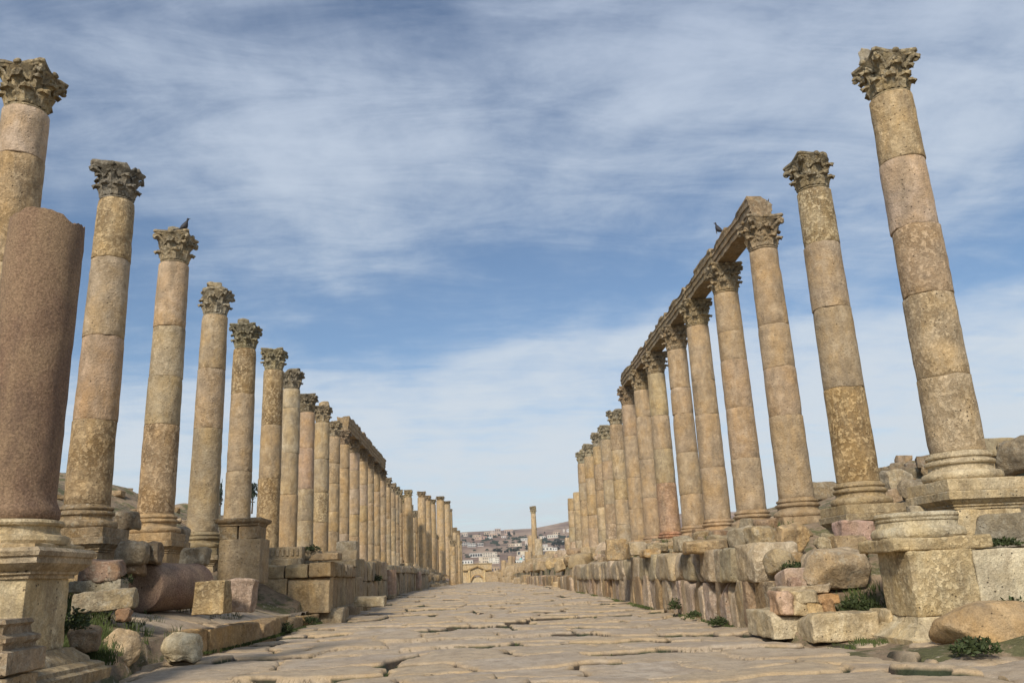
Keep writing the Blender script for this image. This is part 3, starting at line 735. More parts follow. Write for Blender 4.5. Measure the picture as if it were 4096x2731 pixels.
# left row ------------------------------------------------------------
ll = [1.722, 2.215, 2.69, 3.155, 3.60, 4.135, 4.56, 5.0, 5.52, 5.96, 6.43, 7.0, 7.55, 8.03, 8.57, 9.13, 9.66, 10.25, 10.72, 11.2, 11.65, 12.15, 12.65]
lz = [1.064, 1.077, 1.071, 1.034, 1.022, 1.058, 1.056, 1.011, 1.045, 1.023, 1.038, 1.058, 1.062, 1.057, 1.07, 1.07, 1.071, 1.072, 1.084, 1.09, 1.06, 1.07, 1.08]
zbl = [3.0, 3.0, 3.1, 2.85, 2.55, 2.4, 2.5, 2.6]
LC = [
 ([col((.44, .30, .13), .7), col(CREAM, .3), col((.48, .34, .19), .45), col((.50, .375, .29), .1)], [.3, .55, .86], 'column rising behind the red granite shaft, pale pink top drum, at the left edge', 1, 1, (.36, .28, .17)),
 ([col((.40, .27, .125), .85), col((.40, .255, .165), .15), col((.40, .31, .215), .25), col((.45, .33, .17), .75)], [.255, .525, .79], 'second column of the left row, mottled foot, wide grey-black capital with a right horn', 3, 1, (.24, .22, .17)),
 ([col((.42, .28, .15), .8), col((.33, .27, .165), .15), col((.46, .38, .25), .35), col((.45, .32, .215), .1)], [.335, .525, .73], 'third column of the left row, pink top drum, a pigeon perched on its capital', 0, 0, (.42, .34, .22)),
 ([col((.29, .235, .145), .2), col((.36, .26, .17), .35), col((.40, .31, .20), .2)], [.46, .74], 'fourth column of the left row, grey foot drum, loose stone sitting on its capital', 2, 2, (.38, .34, .25)),
 ([col((.34, .25, .145), .3), col((.35, .255, .16), .25), col((.38, .27, .13), .95)], [.365, .76], 'fifth column of the left row, dark mottled top drum, behind the masonry pier', 5, 0, (.27, .24, .17)),
 ([col((.40, .265, .11), .9), col((.36, .26, .15), .2), col((.38, .275, .14), 1.0)], [.40, .69], 'sixth column of the left row, thick ochre mottled shaft with a squat grey capital', 1, 0, (.36, .32, .22)),
 ([col((.42, .28, .14), .2), col((.37, .29, .18), .1), col((.42, .36, .25), .1), col((.46, .41, .30), .1)], [.35, .60, .88], 'seventh column of the left row, slimmer with a pale grey-white top', 3, 0, (.28, .25, .18)),
 ([col((.36, .29, .18), .3), col((.34, .28, .185), .3), col((.43, .27, .19), .1), col((.42, .275, .18), .1)], [.23, .45, .74], 'eighth column of the left row, rosy red upper drums and dark capital', 0, 0, (.23, .19, .13)),
 ([col((.36, .25, .13), .3), col((.48, .37, .20), 1.0), col((.30, .25, .17), .2), col((.42, .32, .18), .2)], [.25, .47, .72], 'ninth column of the left row, heavily pitted honeycombed drum at mid height', 1, 0, (.36, .29, .19)),
]
for i, (cs, fr, lab, cp, cr, cc) in enumerate(LC):
    column('L%d' % (i + 1), lab, XL, -XL * ll[i], zbl[i] if i < 8 else 2.6, 1.15 - XL * lz[i], cs, fr, cap=cp, cap_rot=cr, seed=400 + i, capcol=cc,
           base=i < 5, plinth=i in (0, 1, 2, 3), ped=1.0 if i in (0, 1, 2, 3) else None, basemat=M_lich if i in (0, 1) else None, basec=col((.36, .27, .165), .5) if i < 2 else (col((.42, .30, .17), .3) if i == 2 else None), r0=.455 if i != 6 else .44,
           jag=[.07, .05, .07] if i == 1 else None)
ords = ['tenth', 'eleventh', 'twelfth', 'thirteenth', 'fourteenth', 'fifteenth', 'sixteenth', 'seventeenth', 'eighteenth', 'nineteenth', 'twentieth', 'twenty-first', 'twenty-second', 'twenty-third']
for i in range(9, 23):
    r = random.Random(500 + i); a = 10 <= i <= 15
    cs = [col(r.choice([AT, OCH, (.40, .27, .14), (.36, .27, .155), PINK]), .2, .08, r) for _ in range(5)] if a else rnd_cols(5, r, .25)
    what = ('carrying the weathered architrave' if a and i > 10 else 'under the near end of the architrave') if a else ('pale ringed neck, just before the architrave begins' if i == 9 else 'free-standing in the crowded far stretch')
    column('L%d' % (i + 1), '%s column of the left row, %s' % (ords[i - 9], what), XL, -XL * ll[i], 2.6, 1.15 - XL * lz[i] - (0.15 if i > 15 else 0), cs, cap=r.choice([0, 1, 5]) if a else r.choice([0, 1, 2, 3]), cap_rot=r.randint(0, 3), near=i < 14, seed=520 + i, capcol=(.30, .22, .14) if a else (.36, .30, .20), base=True, plinth=i > 10)
for i in range(23, 41):
    r = random.Random(500 + i); Yc = -XL * (12.65 + 0.5 * (i - 22))
    column('L%d' % (i + 1), 'slender far column lost in the crowd at the far end of the left row, behind the tall gateway ones', XL, Yc, 2.4, 9.55 + r.uniform(-.35, .2), rnd_cols(3, r, .2), cap=r.choice([0, 1, 2]), cap_rot=r.randint(0, 3), near=False, seed=560 + i, capcol=(.36, .30, .20), base=False, group='crowded columns at the far end of the left row')
# far taller columns of a gateway, and the small far ones
def farcol(px, pyn, Xc, lab, r0=.62, zb=2.4, cap=0, k=1.15, n=4, seed=0, grp=None, Y=None):
    p = at(px, pyn, X=-7.2) if Y is None else at(px, pyn, Y=Y)
    if Y is None: r0 = (17.5 if r0 > .5 else 11) * p.y / FPX
    return column('F%d' % px, lab, p.x, p.y, zb, p.z, [col(random.Random(seed + j).choice([OCH, (.42, .285, .14), TAN, (.44, .33, .19)]), .15, .06) for j in range(n)], cap=cap, cap_rot=seed % 4, near=False, r0=r0, r1=r0 * .9, seed=700 + seed, capsc=.8, group=grp, capcol=(.40, .31, .19))
farcol(1633, 1990, XL, 'tall far gateway column whose pale capital stands alone above the crowd, left of the others', seed=1, cap=1)
farcol(1686, 1990, XL, 'tall far gateway column, broad capital, first of the middle trio', seed=2)
farcol(1708, 2004, XL, 'tall far gateway column, middle of the middle trio', seed=3, cap=1)
farcol(1727, 2017, XL, 'tall far gateway column, last of the middle trio, narrow and dark', seed=4)
farcol(1761, 2001, XL, 'tall far gateway column, flat-topped pale capital, first of the last trio', seed=5, cap=1)
farcol(1785, 2017, XL, 'tall far gateway column with spiky dark capital, middle of the last trio', seed=6)
farcol(1799, 2047, XL, 'thin far gateway column at the right end of the last trio', seed=7, r0=.45)
for k, (px_s, py_s, Yf, lab) in enumerate([(1803, 2160, 140, 'small far column left of the pale round-topped one'), (1819, 2130, 138, 'pale far column with round flat capital nearest the arched gate'), (1832, 2140, 150, 'far column partly hidden behind the pale round-topped one'), (1811, 2185, 118, 'low far column in front of the pale round-topped one'), (1840, 2180, 160, 'farthest short column beside the left edge of the arched gate')]):
    farcol(px_s, py_s, 0, lab, r0=.42, zb=.6, seed=20 + k, Y=Yf, cap=k % 3)
# the lone broken column on the right and the stumps round it
p = at(2133, 2054, Y=118)
column('lone', 'lone tall broken column far off, its capital against the sky, notched at mid height', p.x, p.y, 1.8, p.z, [col(OCH, .7), col((.40, .27, .12), .1), col((.50, .39, .25), .1)], [.47, .72], cap=2, cap_rot=1, seed=801, near=False, r0=.44, r1=.34, capsc=1.0, base=False, capcol=(.42, .34, .22))
for k, (a, b_, Yd, lab) in enumerate([(2123, 2140, 124, 'pointed ochre stump close behind the lone broken column, on its left'), (2154, 2155, 112, 'pale grey headless stump touching the right side of the lone column'), (2113, 2205, 116, 'low broken stump left of the lone column'), (2014, 2240, 175, 'brown ruined stump beside the dark doorway at the end of the street'), (2040, 2222, 190, 'thin broken shaft rising behind the dark doorway')]):
    q = at(a, b_, Y=Yd); column('st%d' % k, lab, q.x, q.y, .6 if k > 2 else 1.8, q.z, [col(OCH if k != 1 else PALE, .4), col(TAN if k != 1 else PALE, .3)], cap=None, seed=820 + k, near=False, r0=.58, r1=.5, base=False)

# ------------------------------------------------------------------ architraves
def architrave_block(p0, p1, w, h, seed, c, lab):
    """p0,p1: bottom centre at both ends"""
    d = Vector(p1) - Vector(p0); L = d.length - 0.012; cx = (Vector(p0) + Vector(p1)) / 2
    half = w / 2
    prof = [(-half, 0), (half, 0), (half, .26 * h), (half + .035, .27 * h), (half + .035, .54 * h), (half + .07, .55 * h), (half + .07, .74 * h), (half + .08, .80 * h), (half + .10, .86 * h), (half + .08, 1.0 * h), (-half - .08, 1.0 * h), (-half - .10, .86 * h), (-half - .08, .80 * h), (-half - .07, .74 * h), (-half - .07, .55 * h), (-half - .035, .54 * h), (-half - .035, .27 * h), (-half, .26 * h)]
    n = 16; pts = []
    # refine the profile top edge so that it can wear down
    t = [((half + .08) * (1 - 2 * k / 7), h) for k in range(1, 7)]
    prof = prof[:10] + t + prof[10:]
    m = len(prof); P = []
    for i in range(n + 1):
        x = -L / 2 + L * i / n
        for a, b in prof: P.append((x, a, b))
    P = np.array(P); W = P * 1.0 + seed * 7.7
    f = fbm(W * 3.0, seed, 4) * 0.03; wear = np.clip(fbm(W * 1.4, seed + 1, 4) + 0.15, 0, 1) * 0.26 * (P[:, 2] > h * 0.7)
    P[:, 1] += np.sign(P[:, 1]) * (f - wear * 0.6); P[:, 2] += f * 0.6 - wear * (P[:, 2] > .9 * h)
    Fq = [(i * m + j, (i + 1) * m + j, (i + 1) * m + (j + 1) % m, i * m + (j + 1) % m) for i in range(n) for j in range(m)]
    Fq.append(tuple(range(m))); Fq.append(tuple(n * m + j for j in range(m))[::-1])
    mb = MB(); mb.add(P, Fq)
    mb.sharp = 16
    o = link('architrave_block', mb, M_lich, None, (cx.x, cx.y, (p0[2] + p1[2]) / 2), (0, -math.atan2(d.z, math.hypot(d.x, d.y)), math.atan2(d.y, d.x)), c)
    tag(o, lab, 'architrave', 'architrave blocks lying across the columns'); return o
capH = 0.985 * 1.06 * 0.88; capHR = 0.985 * 1.06 * 0.95
od = ['nearest', 'second', 'third', 'fourth', 'fifth', 'sixth']
for k in range(6):
    a, b = COLS['R%d' % (k + 3)], COLS['R%d' % (k + 4)]
    y0 = a[1] - (0.28 if k == 0 else 0)
    architrave_block((a[0] - .02, y0, a[2] + capHR), (b[0], b[1], b[2] + capHR), .58, .66 + .04 * (k % 2), 30 + k, col((.36, .27, .165), .5, .06), '%s architrave block of the right row%s' % (od[k], ', its worn pale end jutting over the third column' if k == 0 else ', spanning the %s bay of the beam' % od[k]))
for k in range(5):
    a, b = COLS['L%d' % (k + 11)], COLS['L%d' % (k + 12)]
    y0 = a[1] - (0.3 if k == 0 else 0)
    architrave_block((a[0], y0, a[2] + capH), (b[0], b[1], b[2] + capH), .66, .95, 50 + k, col((.38, .28, .165), .5, .08), '%s architrave block of the left row%s' % (od[k], ', thick squared end above the eleventh column' if k == 0 else ', in the %s bay of the beam' % od[k]))

# ------------------------------------------------------------------ granite column in the left foreground
gr = thing('granite_column', 'broken red granite column on a yellow moulded pedestal, left foreground', 'column', (-5.64, 10.55, 0.15))
gp = [(0.50, 0.0), (0.52, .03), (0.525, .10), (0.50, .15), (0.46, .24)]
for k in range(1, 26): gp.append((0.460 - 0.008 * k / 25, .22 + (3.90 - .22) * k / 25))
gp += [(0.448, 3.925), (0.42, 3.94), (0.30, 3.945), (0.15, 3.95), (0.02, 3.95)]
gm = lathe(gp, 72, 5, 0.012, 4, False, 0.03)
def gtop(V):
    t = np.clip((V[:, 2] - 3.6) / .34, 0, 1); V[:, 2] += t * (fbm(V * np.array([4, 4, 0]) + 4, 4, 4) * 0.15 + V[:, 0] * -0.06 - V[:, 1] * .05); return V
gm.xf(gtop); link('shaft', gm, M_granite, gr, (0, 0, 2.06 - .15), col=(.88, .84, .80, 1))
bb = lathe([(0.50, 0), (.60, .0), (.655, .02), (.67, .06), (.65, .11), (.60, .13), (.555, .14), (.535, .19), (.54, .23), (.57, .24), (.585, .27), (.57, .30), (.53, .31), (.50, .315)], 64, 8, .012, 6, True, .05)
link('base', bb, M_stone, gr, (0, 0, 1.745 - .15), col=col((.54, .44, .28), .3))
link('plinth', stone((1.27, 1.27, .20), 9, .04, .02, 5, n=14), M_stone, gr, (0, 0, 1.57 - .15), col=col((.50, .39, .24), .4))
cp = rectlathe([(.0, 0), (.03, .0), (.03, .04), (.06, .05), (.06, .08), (.10, .10), (.155, .16), (.17, .17), (.17, .235), (.20, .25), (.215, .30), (.17, .345)], 1.06, 1.06, 12, .02, 4, 22, .10)
link('pedestal_cap', cp, M_stone, gr, (0, 0, 1.30 - .20 + .12), col=col((.46, .37, .25), .45))
link('pedestal', stone((1.04, 1.04, .84), 14, .02, .014, 7, n=18), M_stone, gr, (0, 0, .40), col=col((.55, .46, .30), .35))
pb = rectlathe([(.42, 0), (.43, .12), (.36, .15), (.35, .19), (.28, .22), (.22, .235), (.20, .28), (.10, .36), (.06, .40)], 1.04, 1.04, 17, .03, 3, 20, .10)
link('pedestal_base', pb, M_lich, gr, (0.03, 0, .0), col=col((.44, .35, .22), .4))

# ------------------------------------------------------------------ single stones, hand placed
def loose(name, lab, cat, px, py, w, h, d=None, X=None, Y=None, Z=None, rz=0.0, seed=1, c=CREAM, wear=.4, rad=.08, warp=.04, cuts=4, cutd=.82, mat=None, n=14, group=None, tilt=(0, 0), sink=0.03, amp=.014):
    """px,py = where the middle of its bottom edge stands in the survey picture"""
    p = at(px, py, X=X, Y=Y, Z=Z); d = d or w * .8
    if name == 'boulder': rad = max(rad, .74 * min(w, d, h)); cuts += 6; cutd = .70; amp = max(amp, .016) if wear else amp; n = max(n, 20)
    elif Y and Y < 20: n = max(n, 18)
    mb = stone((w, d, h), seed, rad, amp, 5, warp, cuts, n, cutd)
    yc_ = p.y + d / 2 * .8
    o = link(name, mb, mat or M_stone, None, (p.x * yc_ / p.y, yc_, p.z - sink), (tilt[0], tilt[1], rz), c if len(c) == 4 else col(c, wear))
    tag(o, lab, cat, group); return o
z1 = lambda x, y: (x / 1.887, 1900 + y / 1.887)
z2 = lambda x, y: (800 + x / 1.887, 1900 + y / 1.887)
z4 = lambda x, y: (2300 + x / 1.887, 1900 + y / 1.887)
z5 = lambda x, y: (3096 + x / 1.521, 1700 + y / 1.521)
# left foreground
loose('boulder', 'rough cream boulder standing upright on the grass before the kerb end', 'rock', *z1(915, 1440), .56, .56, .45, Y=13.6, seed=35, c=(.50, .38, .24), rad=.2, warp=.09, cuts=9)
loose('boulder', 'whitish rounded boulder lying against the end of the kerb', 'rock', *z1(1390, 1405), .74, .45, .5, Y=14.3, seed=22, c=(.62, .54, .38), rad=.2, warp=.09, cuts=8, amp=.03)
loose('boulder', 'shaded brown rock in the grass behind the granite column pedestal', 'rock', *z1(640, 1310), .50, .34, .4, Y=12.4, seed=23, c=(.34, .25, .16), rad=.14, warp=.06, cuts=7, mat=M_lich)
loose('rock', 'small reddish stone beside the broken moulded base', 'rock', *z1(935, 1085), .22, .2, .2, Y=14.6, seed=24, c=(.33, .21, .14), rad=.08, warp=.03)
bf = thing('moulded_base_fragment', 'overturned broken pedestal base with mouldings, left of the fallen granite drum', 'fragment', (-6.85, 13.3, .55), 0.25)
link('moulding', rectlathe([(.0, 0), (.12, .03), (.16, .09), (.17, .17), (.13, .23), (.06, .26), (.05, .30), (.09, .33), (.12, .38), (.11, .43), (.02, .45)], .80, .80, 25, .03, 3, 14, .10), M_lich, bf, (0, 0, 0), col=col((.33, .26, .17), .4))
link('lower_block', stone((.62, .7, .20), 26, .03, .01, 5, n=8), M_lich, bf, (-.25, -.5, -.16), col=col((.36, .29, .2), .4))
loose('stone_slab', 'thick pale slab lying tilted behind the broken moulded base', 'stone', *z1(800, 1010), .95, .34, .6, Y=14.9, seed=27, c=(.42, .35, .24), rad=.05, warp=.03, cuts=2, mat=M_lich, rz=.2, tilt=(0, -.06))
loose('stone_slab', 'long low grey slab on the ground beyond the tilted pale slab', 'stone', *z1(720, 870), 1.05, .22, .4, Y=16.2, seed=28, c=(.36, .32, .24), rad=.04, warp=.02, cuts=1)
fr_ = thing('pedestal_fragment', 'broken stacked pedestal moulding cut off by the lower left corner', 'fragment', (-4.95, 8.95, .18), .1)
link('block', stone((.9, .8, .36), 31, .05, .03, 4, n=12), M_lich, fr_, (0, 0, -.1), col=col((.42, .32, .2), .4))
link('moulding', rectlathe([(.06, 0), (.10, .02), (.10, .22), (.02, .24), (.02, .28), (.05, .31), (.05, .35), (-.02, .38), (-.03, .45), (.0, .48), (-.02, .52)], .72, .7, 32, .03, 3, 12, .08), M_lich, fr_, (0, 0, .26), col=col((.40, .31, .21), .4))
gd = thing('granite_drum', 'fallen red granite column drum lying on the pavement, end face toward the viewer', 'column drum', (-6.82, 17.9, .78), 0)
dp = [(0.02, 0), (.2, 0.005), (.40, 0), (.46, .02), (.485, .06)] + [(.485, .06 + 1.75 * k / 14) for k in range(1, 15)] + [(.45, 1.85), (.3, 1.87), (.02, 1.87)]
dm = lathe(dp, 56, 41, .015, 4, False, .05)
def lay(V):
    r3 = np.stack([V[:, 0], V[:, 2], V[:, 1]], 1); r3[:, 0] *= -1; a = math.radians(-16); ca, sa = math.cos(a), math.sin(a)
    x = r3[:, 0] * ca - r3[:, 1] * sa; y = r3[:, 0] * sa + r3[:, 1] * ca; return np.stack([x, y, r3[:, 2] + .485], 1)
link('drum', dm.xf(lay), M_granite, gd, (0, 0, 0), col=(.92, .9, .95, 1))
b1 = loose('limestone_block', 'squared pitted limestone block in front of the fallen drum', 'block', *z1(1590, 1035), .66, .62, .6, Y=17.2, seed=43, c=(.45, .34, .19), wear=.7, rad=.035, warp=.02, cuts=2)
b2 = loose('capital_fragment', 'pinkish moulded block leaning beside the pitted squared block', 'fragment', *z1(1760, 1012), .82, .64, .5, Y=18.2, seed=44, c=(.42, .31, .23), wear=.4, rad=.05, warp=.06, cuts=5, tilt=(0, .12))
# kerb stones along the left
kb = [((-5.72, 15.55), (-5.22, 17.3)), ((-5.22, 17.3), (-4.98, 18.9)), ((-4.98, 18.9), (-4.88, 20.2)), ((-4.88, 20.2), (-4.84, 21.1)), ((-4.84, 21.1), (-4.86, 22.7)), ((-4.86, 22.7), (-4.80, 24.3)), ((-4.80, 24.3), (-4.6, 25.6))]
kl = ['nearest kerb stone, long ochre face behind the white boulder', 'second kerb stone from the viewer, its face stained brown', 'third kerb stone with a rounded bulging end', 'short kerb stone with a rounded top, fourth along', 'fifth kerb stone with weeds at its foot', 'sixth kerb stone, low and worn', 'last low kerb stone, by the squared wall']
for k, ((xa, ya), (xb, yb)) in enumerate(kb):
    L = math.hypot(xb - xa, yb - ya) - .03; a = math.atan2(yb - ya, xb - xa)
    mb = stone((L, .5, .59 if k < 5 else .50), 60 + k, .07, .02, 3.5, .02, 1, 18)
    o = link('kerb_stone', mb, M_stone, None, ((xa + xb) / 2 - .25 * math.sin(a), (ya + yb) / 2 + .25 * math.cos(a) , -.14), (0, 0, a), col((.43, .305, .165), .45, .06)); tag(o, kl[k], 'kerb', 'kerb stones along the left pavement')

# right foreground
fp = thing('ruined_pedestal', 'big pale two-block pedestal in the right foreground with flared foot', 'pedestal', (6.30, 12.2, 0))
link('pedestal_block', stone((.96, .95, .92), 71, .03, .012, 6, n=20), M_stone, fp, (.48, .47, .36), col=col((.54, .44, .27), .6))
link('pedestal_block', stone((1.25, .95, .90), 72, .03, .012, 6, n=16), M_stone, fp, (1.61, .50, .36), col=col((.60, .52, .36), .15))
link('pedestal_foot', rectlathe([(.30, 0), (.31, .08), (.24, .11), (.19, .17), (.12, .21), (.11, .24), (.05, .28), (.03, .36)], .9, .92, 73, .02, 4, 14, .05), M_stone, fp, (.47, .48, 0.0), col=col((.56, .47, .31), .2))
lb = thing('column_base', 'pale column base with torus rings sitting loose on the foreground pedestal', 'column base', (6.86, 12.80, 1.28))
link('plinth', stone((1.5, 1.2, .19), 75, .05, .02, 5, n=14), M_stone, lb, (0, 0, 0), col=col((.50, .40, .24), .5))
tb = [(.55, .0), (.72, .0), (.75, .03), (.755, .08), (.73, .13), (.69, .155), (.65, .165), (.635, .21), (.635, .25), (.66, .26), (.665, .285), (.65, .295), (.665, .305), (.68, .33), (.67, .36), (.63, .38), (.3, .39)]
link('torus', lathe(tb, 64, 76, .012, 5, True, .05), M_stone, lb, (-.03, 0, .188), col=col((.54, .47, .33), .35), scale=(.93, .8, 1))
loose('limestone_block', 'dark grey squared block at the right edge behind the loose column base', 'block', *z5(1370, 735), 1.0, .54, .8, Y=13.5, seed=77, c=(.30, .26, .19), rad=.04, warp=.02, cuts=2, mat=M_lich, n=16, rz=-.25)
loose('boulder', 'smooth orange-brown boulder in the right foreground, in front of the pale pedestal', 'rock', *z5(1350, 1385), 1.28, .62, .9, Y=10.9, seed=78, c=(.44, .31, .17), wear=.0, rad=.16, warp=.06, cuts=6, n=20, amp=.006)
for k, (a, b_, w, lab) in enumerate([(450, 1310, 1.05, 'long low step block at the road edge left of the foreground pedestal'), (120, 1290, .42, 'short narrow step block at the left end of the low step'), (770, 1262, .30, 'small squared filler stone between the step and the pedestal foot')]):
    p = at(*z5(a, b_), Y=(13.15, 13.75, 13.0)[k])
    o = link('step_block', stone((w * (1.45 if k == 1 else 1), .75 if k != 1 else 1.3, .42 if k < 2 else .36), 80 + k, .04, .018, 5, .01, 1, 16), M_stone, None, (p.x, p.y + (.37 if k != 1 else .7), p.z - .02), (0, 0, 0), col((.55, .46, .31), .4)); tag(o, lab, 'block')
loose('stone_slab', 'thin flat slab laid across the small rubble left of the dark hollow', 'stone', *z5(170, 1012), .95, .12, .7, Y=14.0, seed=84, c=(.5, .4, .27), rad=.04, warp=.03, cuts=2, n=12)
for k, (a, b_, w, h_, lab) in enumerate([(62, 1140, .30, .36, 'pink rubble stone at the left end of the small stone fill'), (140, 1145, .28, .22, 'squarish rubble stone low in the small stone fill'), (225, 1140, .30, .20, 'wedge of rubble low in the middle of the small stone fill'), (180, 1070, .50, .20, 'cracked flat rubble stone in the upper small stone fill'), (310, 1070, .34, .14, 'orange flat rubble stone under the slab edge'), (310, 1125, .24, .2, 'rounded orange rubble stone at the right of the small stone fill')]):
    loose('rubble_stone', lab, 'rock', *z5(a, b_), w, h_, .5, Y=13.75, seed=90 + k, c=[(.52, .36, .25), (.5, .4, .25), (.48, .36, .2), (.52, .43, .28), (.48, .3, .15), (.46, .28, .14)][k], rad=.04, warp=.03, cuts=4, n=10)
loose('boulder', 'largest rounded cream boulder, right of the street wall and above the low step', 'rock', *z5(390, 985), 1.42, .68, .9, Y=14.2, seed=97, c=(.50, .39, .26), rad=.16, warp=.08, cuts=9, n=20, mat=M_lich, wear=.35)
loose('boulder', 'orange-faced boulder below the third right column, above the wall corner', 'rock', *z5(105, 770), .72, .56, .6, Y=16.2, seed=98, c=(.48, .35, .20), rad=.16, warp=.08, cuts=8, n=16)
loose('limestone_block', 'bright pink block lying before the second right pedestal', 'block', *z5(505, 700), .70, .40, .5, Y=15.8, seed=99, c=(.50, .34, .27), wear=.3, rad=.05, warp=.03, cuts=3)
loose('rubble_stone', 'angular ochre stone under the bright pink block', 'rock', *z5(455, 785), .70, .36, .5, Y=14.9, seed=101, c=(.42, .31, .18), rad=.08, warp=.07, cuts=7)
loose('rubble_stone', 'small pointed pale stone between the pink block and the orange-faced boulder', 'rock', *z5(300, 750), .24, .24, .25, Y=15.1, seed=102, c=(.42, .36, .25), rad=.06, warp=.05, cuts=6, n=10)
loose('boulder', 'mid-sized rounded boulder in the gap beside the corner block of the wall', 'rock', *z5(40, 890), .54, .42, .5, Y=15.4, seed=103, c=(.44, .34, .20), rad=.16, warp=.06, cuts=7, mat=M_lich)
loose('boulder', 'brown boulder half hidden behind the largest cream boulder', 'rock', *z5(135, 860), .34, .34, .4, Y=15.7, seed=104, c=(.36, .26, .15), rad=.12, warp=.05, cuts=6, mat=M_lich)
loose('rubble_stone', 'triangular pale stone left of the first right pedestal', 'rock', *z5(865, 560), .28, .24, .3, Y=14.4, seed=105, c=(.40, .34, .24), rad=.04, warp=.05, cuts=6, n=10)
loose('rubble_stone', 'small pinkish rubble stone in the shade left of the largest boulder', 'rock', *z5(120, 985), .2, .18, .25, Y=14.3, seed=106, c=(.42, .29, .22), rad=.05, warp=.03, cuts=4, n=10)
pkb = at(*z4(1355, 920), X=5.22)
o = link('limestone_block', stone((.66, .62, .50), 107, .03, .012, 5, .01, 1, 14), M_stone, None, (5.2 + .40, 14.72, pkb.z), (0, 0, -.05), col((.47, .36, .29), .2)); tag(o, 'mauve pink squared block capping the end of the lower wall course', 'block')
# middle right rubble in front of the columns
mr = [(1285, 530, .40, .42, 17.6, (.42, .35, .24), 'upright grey block on the wall top below the fourth right column'), (1415, 525, .52, .40, 17.0, (.44, .35, .22), 'grey-tan squared block beside the orange-faced boulder'),
      (990, 575, .98, .27, 19.0, (.44, .32, .18), 'long ochre slab block resting on the wall top'), (1085, 490, .58, .15, 20.5, (.40, .31, .18), 'thin slab under the fifth right column base'), (820, 565, .36, .36, 20.6, (.40, .33, .22), 'rounded grey stone left of the long ochre slab'),
      (328, 632, .78, .66, 27.5, (.46, .33, .18), 'ochre block with a round hollow broken in its top'), (475, 595, .68, .42, 28.5, (.42, .35, .25), 'pale rounded stone just right of the hollowed ochre block'), (565, 605, .52, .22, 25.2, (.45, .31, .16), 'flat orange stone on the wall top'), (620, 575, .66, .28, 26.2, (.42, .34, .22), 'tilted tan stone under the seventh right column')]
for k, (a, b_, w, h_, Yc, c, lab) in enumerate(mr):
    loose('rubble_stone', lab, 'rock', *z4(a, b_), w, h_, .7, Y=Yc, seed=110 + k, c=c, rad=.07, warp=.06, cuts=5, n=12, mat=M_lich if k % 2 else M_stone, rz=rng.uniform(-.3, .3))

# ------------------------------------------------------------------ walls along the street
def street_wall(name, lab, courses, seed, end=None):
    """courses: list of (side, X, ya, yb, z0fun, height, depth, wmin, wmax, rad, palette)"""
    first = courses[0]; rt = thing(name, lab, 'wall', (first[1], first[2], 0))
    r = random.Random(seed); k = 0
    for side, X, ya, yb, z0f, hh, dep, w0, w1, rad, pal in courses:
        y = ya
        while y < yb - .15:
            w = min(r.uniform(w0, w1), yb - y); yc = y + w / 2
            nn = 18 if yc < 24 else (9 if yc < 40 else 6)
            hk = hh * r.uniform(.95, 1.05); dk = dep * r.uniform(.9, 1.1)
            mb = stone((dk, w - .02, hk), seed * 100 + k, rad, .02 if yc < 30 else .03, 3.4, rad * .3, 2, nn)
            link('stone_block', mb, M_stone if r.random() < .5 else M_lich, rt, (X + side * (dk / 2 + r.uniform(-.05, .05)) - first[1], yc - first[2], float(z0f(yc))), (0, 0, r.uniform(-.02, .02)), col(r.choice(pal), r.uniform(.2, .6), .1, r))
            y += w; k += 1
    return rt
WP = [(.45, .34, .22), (.35, .25, .145), (.47, .37, .26), (.30, .21, .125), (.50, .39, .30), (.52, .42, .30), (.34, .25, .15)]
UP = [(.49, .41, .29), (.46, .38, .26), (.50, .42, .30), (.42, .35, .24)]
street_wall('street_wall', 'two-course wall of big worn blocks along the right edge of the street', [
    (1, 5.20, 15.0, 46, lambda y: road_z(y) - .08, .96, .9, .38, .85, .03, WP),
    (1, 5.12, 15.75, 20.2, lambda y: .87, .70, 1.0, .75, 1.15, .12, UP),
    (1, 5.16, 20.5, 46, lambda y: .88 + (road_z(y)) * .1, .72, .85, .8, 1.5, .13, UP)], 3)
street_wall('street_wall', 'low far wall stretch on the right, one ragged course past the tall part', [
    (1, 5.15, 46.3, 92, lambda y: road_z(y) - .1, .85, .8, .7, 1.6, .10, WP)], 4)
# left walls
lw = thing('shop_wall', 'squared ashlar wall corner facing the viewer on the left, two big lower blocks under a moulded course', 'wall', (-5.6, 26.0, .4))
r = random.Random(5)
for k, (xa, xb, za, zb_, c, rd) in enumerate([(-5.62, -4.40, .38, 1.40, (.54, .40, .23), .03), (-6.76, -5.66, .40, 1.40, (.52, .40, .24), .03), (-7.9, -6.80, .42, 1.36, (.40, .30, .17), .03),
        (-5.02, -4.36, 1.41, 1.88, (.40, .29, .16), .06), (-5.72, -5.06, 1.41, 1.80, (.42, .32, .18), .05), (-6.42, -5.76, 1.41, 1.78, (.44, .34, .2), .05), (-7.75, -6.46, 1.38, 1.78, (.40, .29, .165), .05), (-5.02, -4.15, 1.89, 2.10, (.40, .29, .17), .06)]):
    dd = .75
    link('stone_block', stone((xb - xa, dd, zb_ - za), 130 + k, rd, .014, 4, .008, 1, 14), M_stone, lw, ((xa + xb) / 2 + 5.6, dd / 2, za - .4), col=col(c, .35))
for k in range(5): link('stone_block', stone((1.0, 1.45, .5), 1300 + k, .07, .03, 4, .03, 2, 10), M_stone, lw, (-4.55 + 5.6 - .12 * (k % 2), 1.0 + k * 1.5, -.42), col=col((.42, .33, .21), .4, .08, r))
y = 26.8
